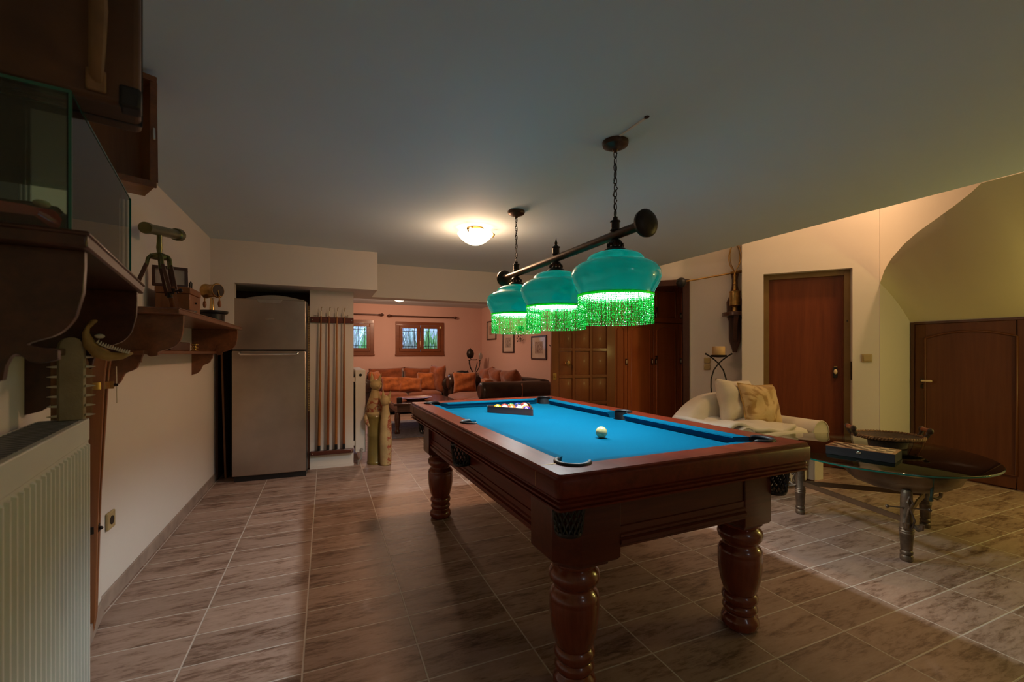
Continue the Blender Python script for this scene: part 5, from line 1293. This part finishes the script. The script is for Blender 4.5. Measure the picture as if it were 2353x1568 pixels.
# hull: heart shaped bowl carried by the legs, open under the glass
hA, hB = gi_ @ Vector((3.27, 2.40, 0)), gi_ @ Vector((3.545, 1.36, 0)); hd_ = (hB - hA); hl = hd_.length; hd_ = hd_.normalized(); hn_ = Vector((-hd_.y, hd_.x, 0))
KT = [(0, .03, .03), (.10, .075, .05), (.25, .115, .065), (.40, .15, .08), (.47, .17, .085), (.50, .23, .115), (.55, .30, .135), (.65, .365, .150), (.76, .40, .150), (.86, .385, .135), (.94, .30, .11), (.985, .19, .08), (1, .10, .04)]
rings = []
for t, wv, dp in KT:
    c_ = hA + hd_ * (hl * t); ring = []
    for j in range(21):
        a = PI * j / 20; ring.append(c_ + hn_ * (wv * math.cos(a)) + Vector((0, 0, GZ - .030 - dp * math.sin(a) ** .55)))
    for j in range(20, -1, -1):
        a = PI * j / 20; ring.append(c_ + hn_ * (wv * .96 * math.cos(a)) + Vector((0, 0, GZ - .026 - max(0, dp - .010) * math.sin(a) ** .55)))
    rings.append(ring)
hu = MB().loft(rings).build('hull', 'hull', gt, ang=60)
hv = gi_ @ Vector((3.20, 1.375, 0))
m = MB()
for dz, r_ in ((-.016, .020), (-.03, .010), (-.05, .008), (-.07, .009)): pass
m.tube([hv + Vector((0, 0, GZ - .015)), hv + Vector((0, 0, GZ - .05)), hv + Vector((.008, 0, GZ - .09)), hv + Vector((0, .006, GZ - .13)), hv + Vector((.02, 0, GZ - .16)), hv + Vector((.045, 0, GZ - .17))], [.012, .006, .009, .006, .010, .004], 8)
m.lathe([(GZ - .022, .022), (GZ - .015, .024)], 12, hv); m.build('cast_figure', 'verdi', gt)
for v in (hA + hd_ * .12, hA + hd_ * hl * .72 + hn_ * .385, hA + hd_ * hl * .72 - hn_ * .385): MB().lathe([(GZ - .0145, .02), (GZ - .020, .022), (GZ - .032, .016)], 16, v).build('glass_rest', 'tleg', gt)
# tray and chess set on the glass
wt = thing('wicker_tray', 'round wicker tray with two wooden roll handles on the glass table', 'tray', (3.79, 1.89, GZ + .0005), R(-40))
wt.scale = (.82, .82, 1)
MB().lathe([(0, .115), (.004, .12), (.05, .125), (.055, .11), (.012, .10)], 36, sx=1.15).build('foot_ring', 'wickerd', wt)
MB().lathe([(.048, .10), (.052, .15), (.070, .20), (.080, .215), (.084, .208), (.068, .16), (.058, .10), (.056, .01)], 44, sx=1.15).build('bowl', 'wickerd', wt, ang=60)
br = MB()
for w_ in range(2):
    pts = []
    for k in range(240):
        a = 2 * PI * k / 240; ph = a * 34 + w_ * PI; r_ = .219 + .006 * math.cos(ph); pts.append((r_ * 1.15 * math.cos(a), r_ * math.sin(a), .082 + .006 * math.sin(ph)))
    br.tube(pts, .0085, 6, True)
br.build('braided_rim', 'wicker', wt)
for s_ in (-1, 1):
    x = s_ * .262
    ho = MB().tube([(x - s_ * .012, -.045, .082), (x + s_ * .008, -.05, .105), (x + s_ * .016, -.052, .128)], .017, 8).ball((x + s_ * .018, -.065, .134), .022, 12, 8).build('handle_mount', 'wickerd', wt)
    MB().tube([(x - s_ * .012, .045, .082), (x + s_ * .008, .05, .105), (x + s_ * .016, .052, .128)], .017, 8).ball((x + s_ * .018, .065, .134), .022, 12, 8).build('handle_mount', 'wickerd', wt)
    MB().lathe([(-.052, .016), (-.045, .019), (-.03, .014), (0, .016), (.03, .014), (.045, .019), (.052, .016)], 14, mtx=T((x + s_ * .018, 0, .135)) @ RM(90, 'X')).build('handle', 'platter', ho)
cc = Vector((3.28, 1.79, 0)) 
cb = thing('chess_box', 'folded chess box with a checkered top lying on the glass table', 'chess box', (3.30, 1.785, GZ + .0005), math.atan2(-.349, .103))
MB().box(-.182, .182, -.10, .10, 0, .055).build('case', 'chessbox', cb, bevel=.002)
MB().box(-.182, .182, -.10, .10, .0552, .059).build('checkered_top', 'chess', cb, bevel=.001)
MB().lathe([(0, .011), (.004, .010), (.006, .004)], 14, mtx=T((0, -.10, .036)) @ RM(90, 'X'), sx=1.4).build('clasp', 'chrome', cb)

# ================================================================== LIGHT
def point(name, loc, col, W, rad=.03):
    l = bpy.data.lights.new(name, 'POINT'); l.energy = W; l.color = col; l.shadow_soft_size = rad
    o = bpy.data.objects.new(name, l); COL.objects.link(o); o.location = loc; return o
for i, y in enumerate(SY):
    c, s_ = math.cos(R(1.2)), math.sin(R(1.2))
    point('billiard_bulb_light', (LX - s_ * y, LY + c * y, 1.59), (.86, .96, 1), LAMP_W, .022)
point('ceiling_lamp_light', (1.161, 3.527, 2.215), (1, .55, .30), MAIN_W, .035)
point('ceiling_lamp_diffuse', (1.161, 3.527, 2.09), (1, .59, .35), MAIN_W2, .12)
sp_ = bpy.data.lights.new('ceiling_lamp_glow', 'SPOT'); sp_.energy = MAIN_W3; sp_.color = (1, .50, .25); sp_.shadow_soft_size = .12; sp_.spot_size = R(168); sp_.spot_blend = .35
so_ = bpy.data.objects.new('ceiling_lamp_glow', sp_); COL.objects.link(so_); so_.location = (1.161, 3.527, 2.11)
point('lounge_lamp_light', (1.22, 8.05, 2.05), (1, .60, .38), LOUNGE_W, .10)
point('stairwell_lamp_light', (4.85, 1.95, 3.55), (1, .58, .30), STAIR_W, .08)
point('side_lamp_light', (5.0, .55, 1.25), (1, .82, .24), SIDE_W, .10)
point('rear_fill_light', (1.6, -1.6, 2.0), (.86, .92, 1), REAR_FILL_W, .15)  # added cool fill behind the camera, no lamp stands there
w = bpy.data.worlds.new('world'); scene.world = w; w.use_nodes = True
bg = w.node_tree.nodes['Background']; bg.inputs[0].default_value = (.50, .62, 1.0, 1); bg.inputs[1].default_value = SKY

# ================================================================== CAMERA
cam = bpy.data.cameras.new('camera'); co = bpy.data.objects.new('camera', cam); COL.objects.link(co)
co.location = (0, 0, 1.22); co.rotation_euler = (R(90), 0, R(-23))
cam.sensor_width = 36; cam.lens = 36 * 1010 / 2353; cam.shift_y = 27 / 2353
cam.clip_start = .02
cam.dof.use_dof = True; cam.dof.focus_distance = 3.0; cam.dof.aperture_fstop = 4.0
scene.camera = co
vs = scene.view_settings; vs.view_transform = 'Standard'; vs.look = 'None'; vs.gamma = 1; vs.use_curve_mapping = False; vs.exposure = EXPO
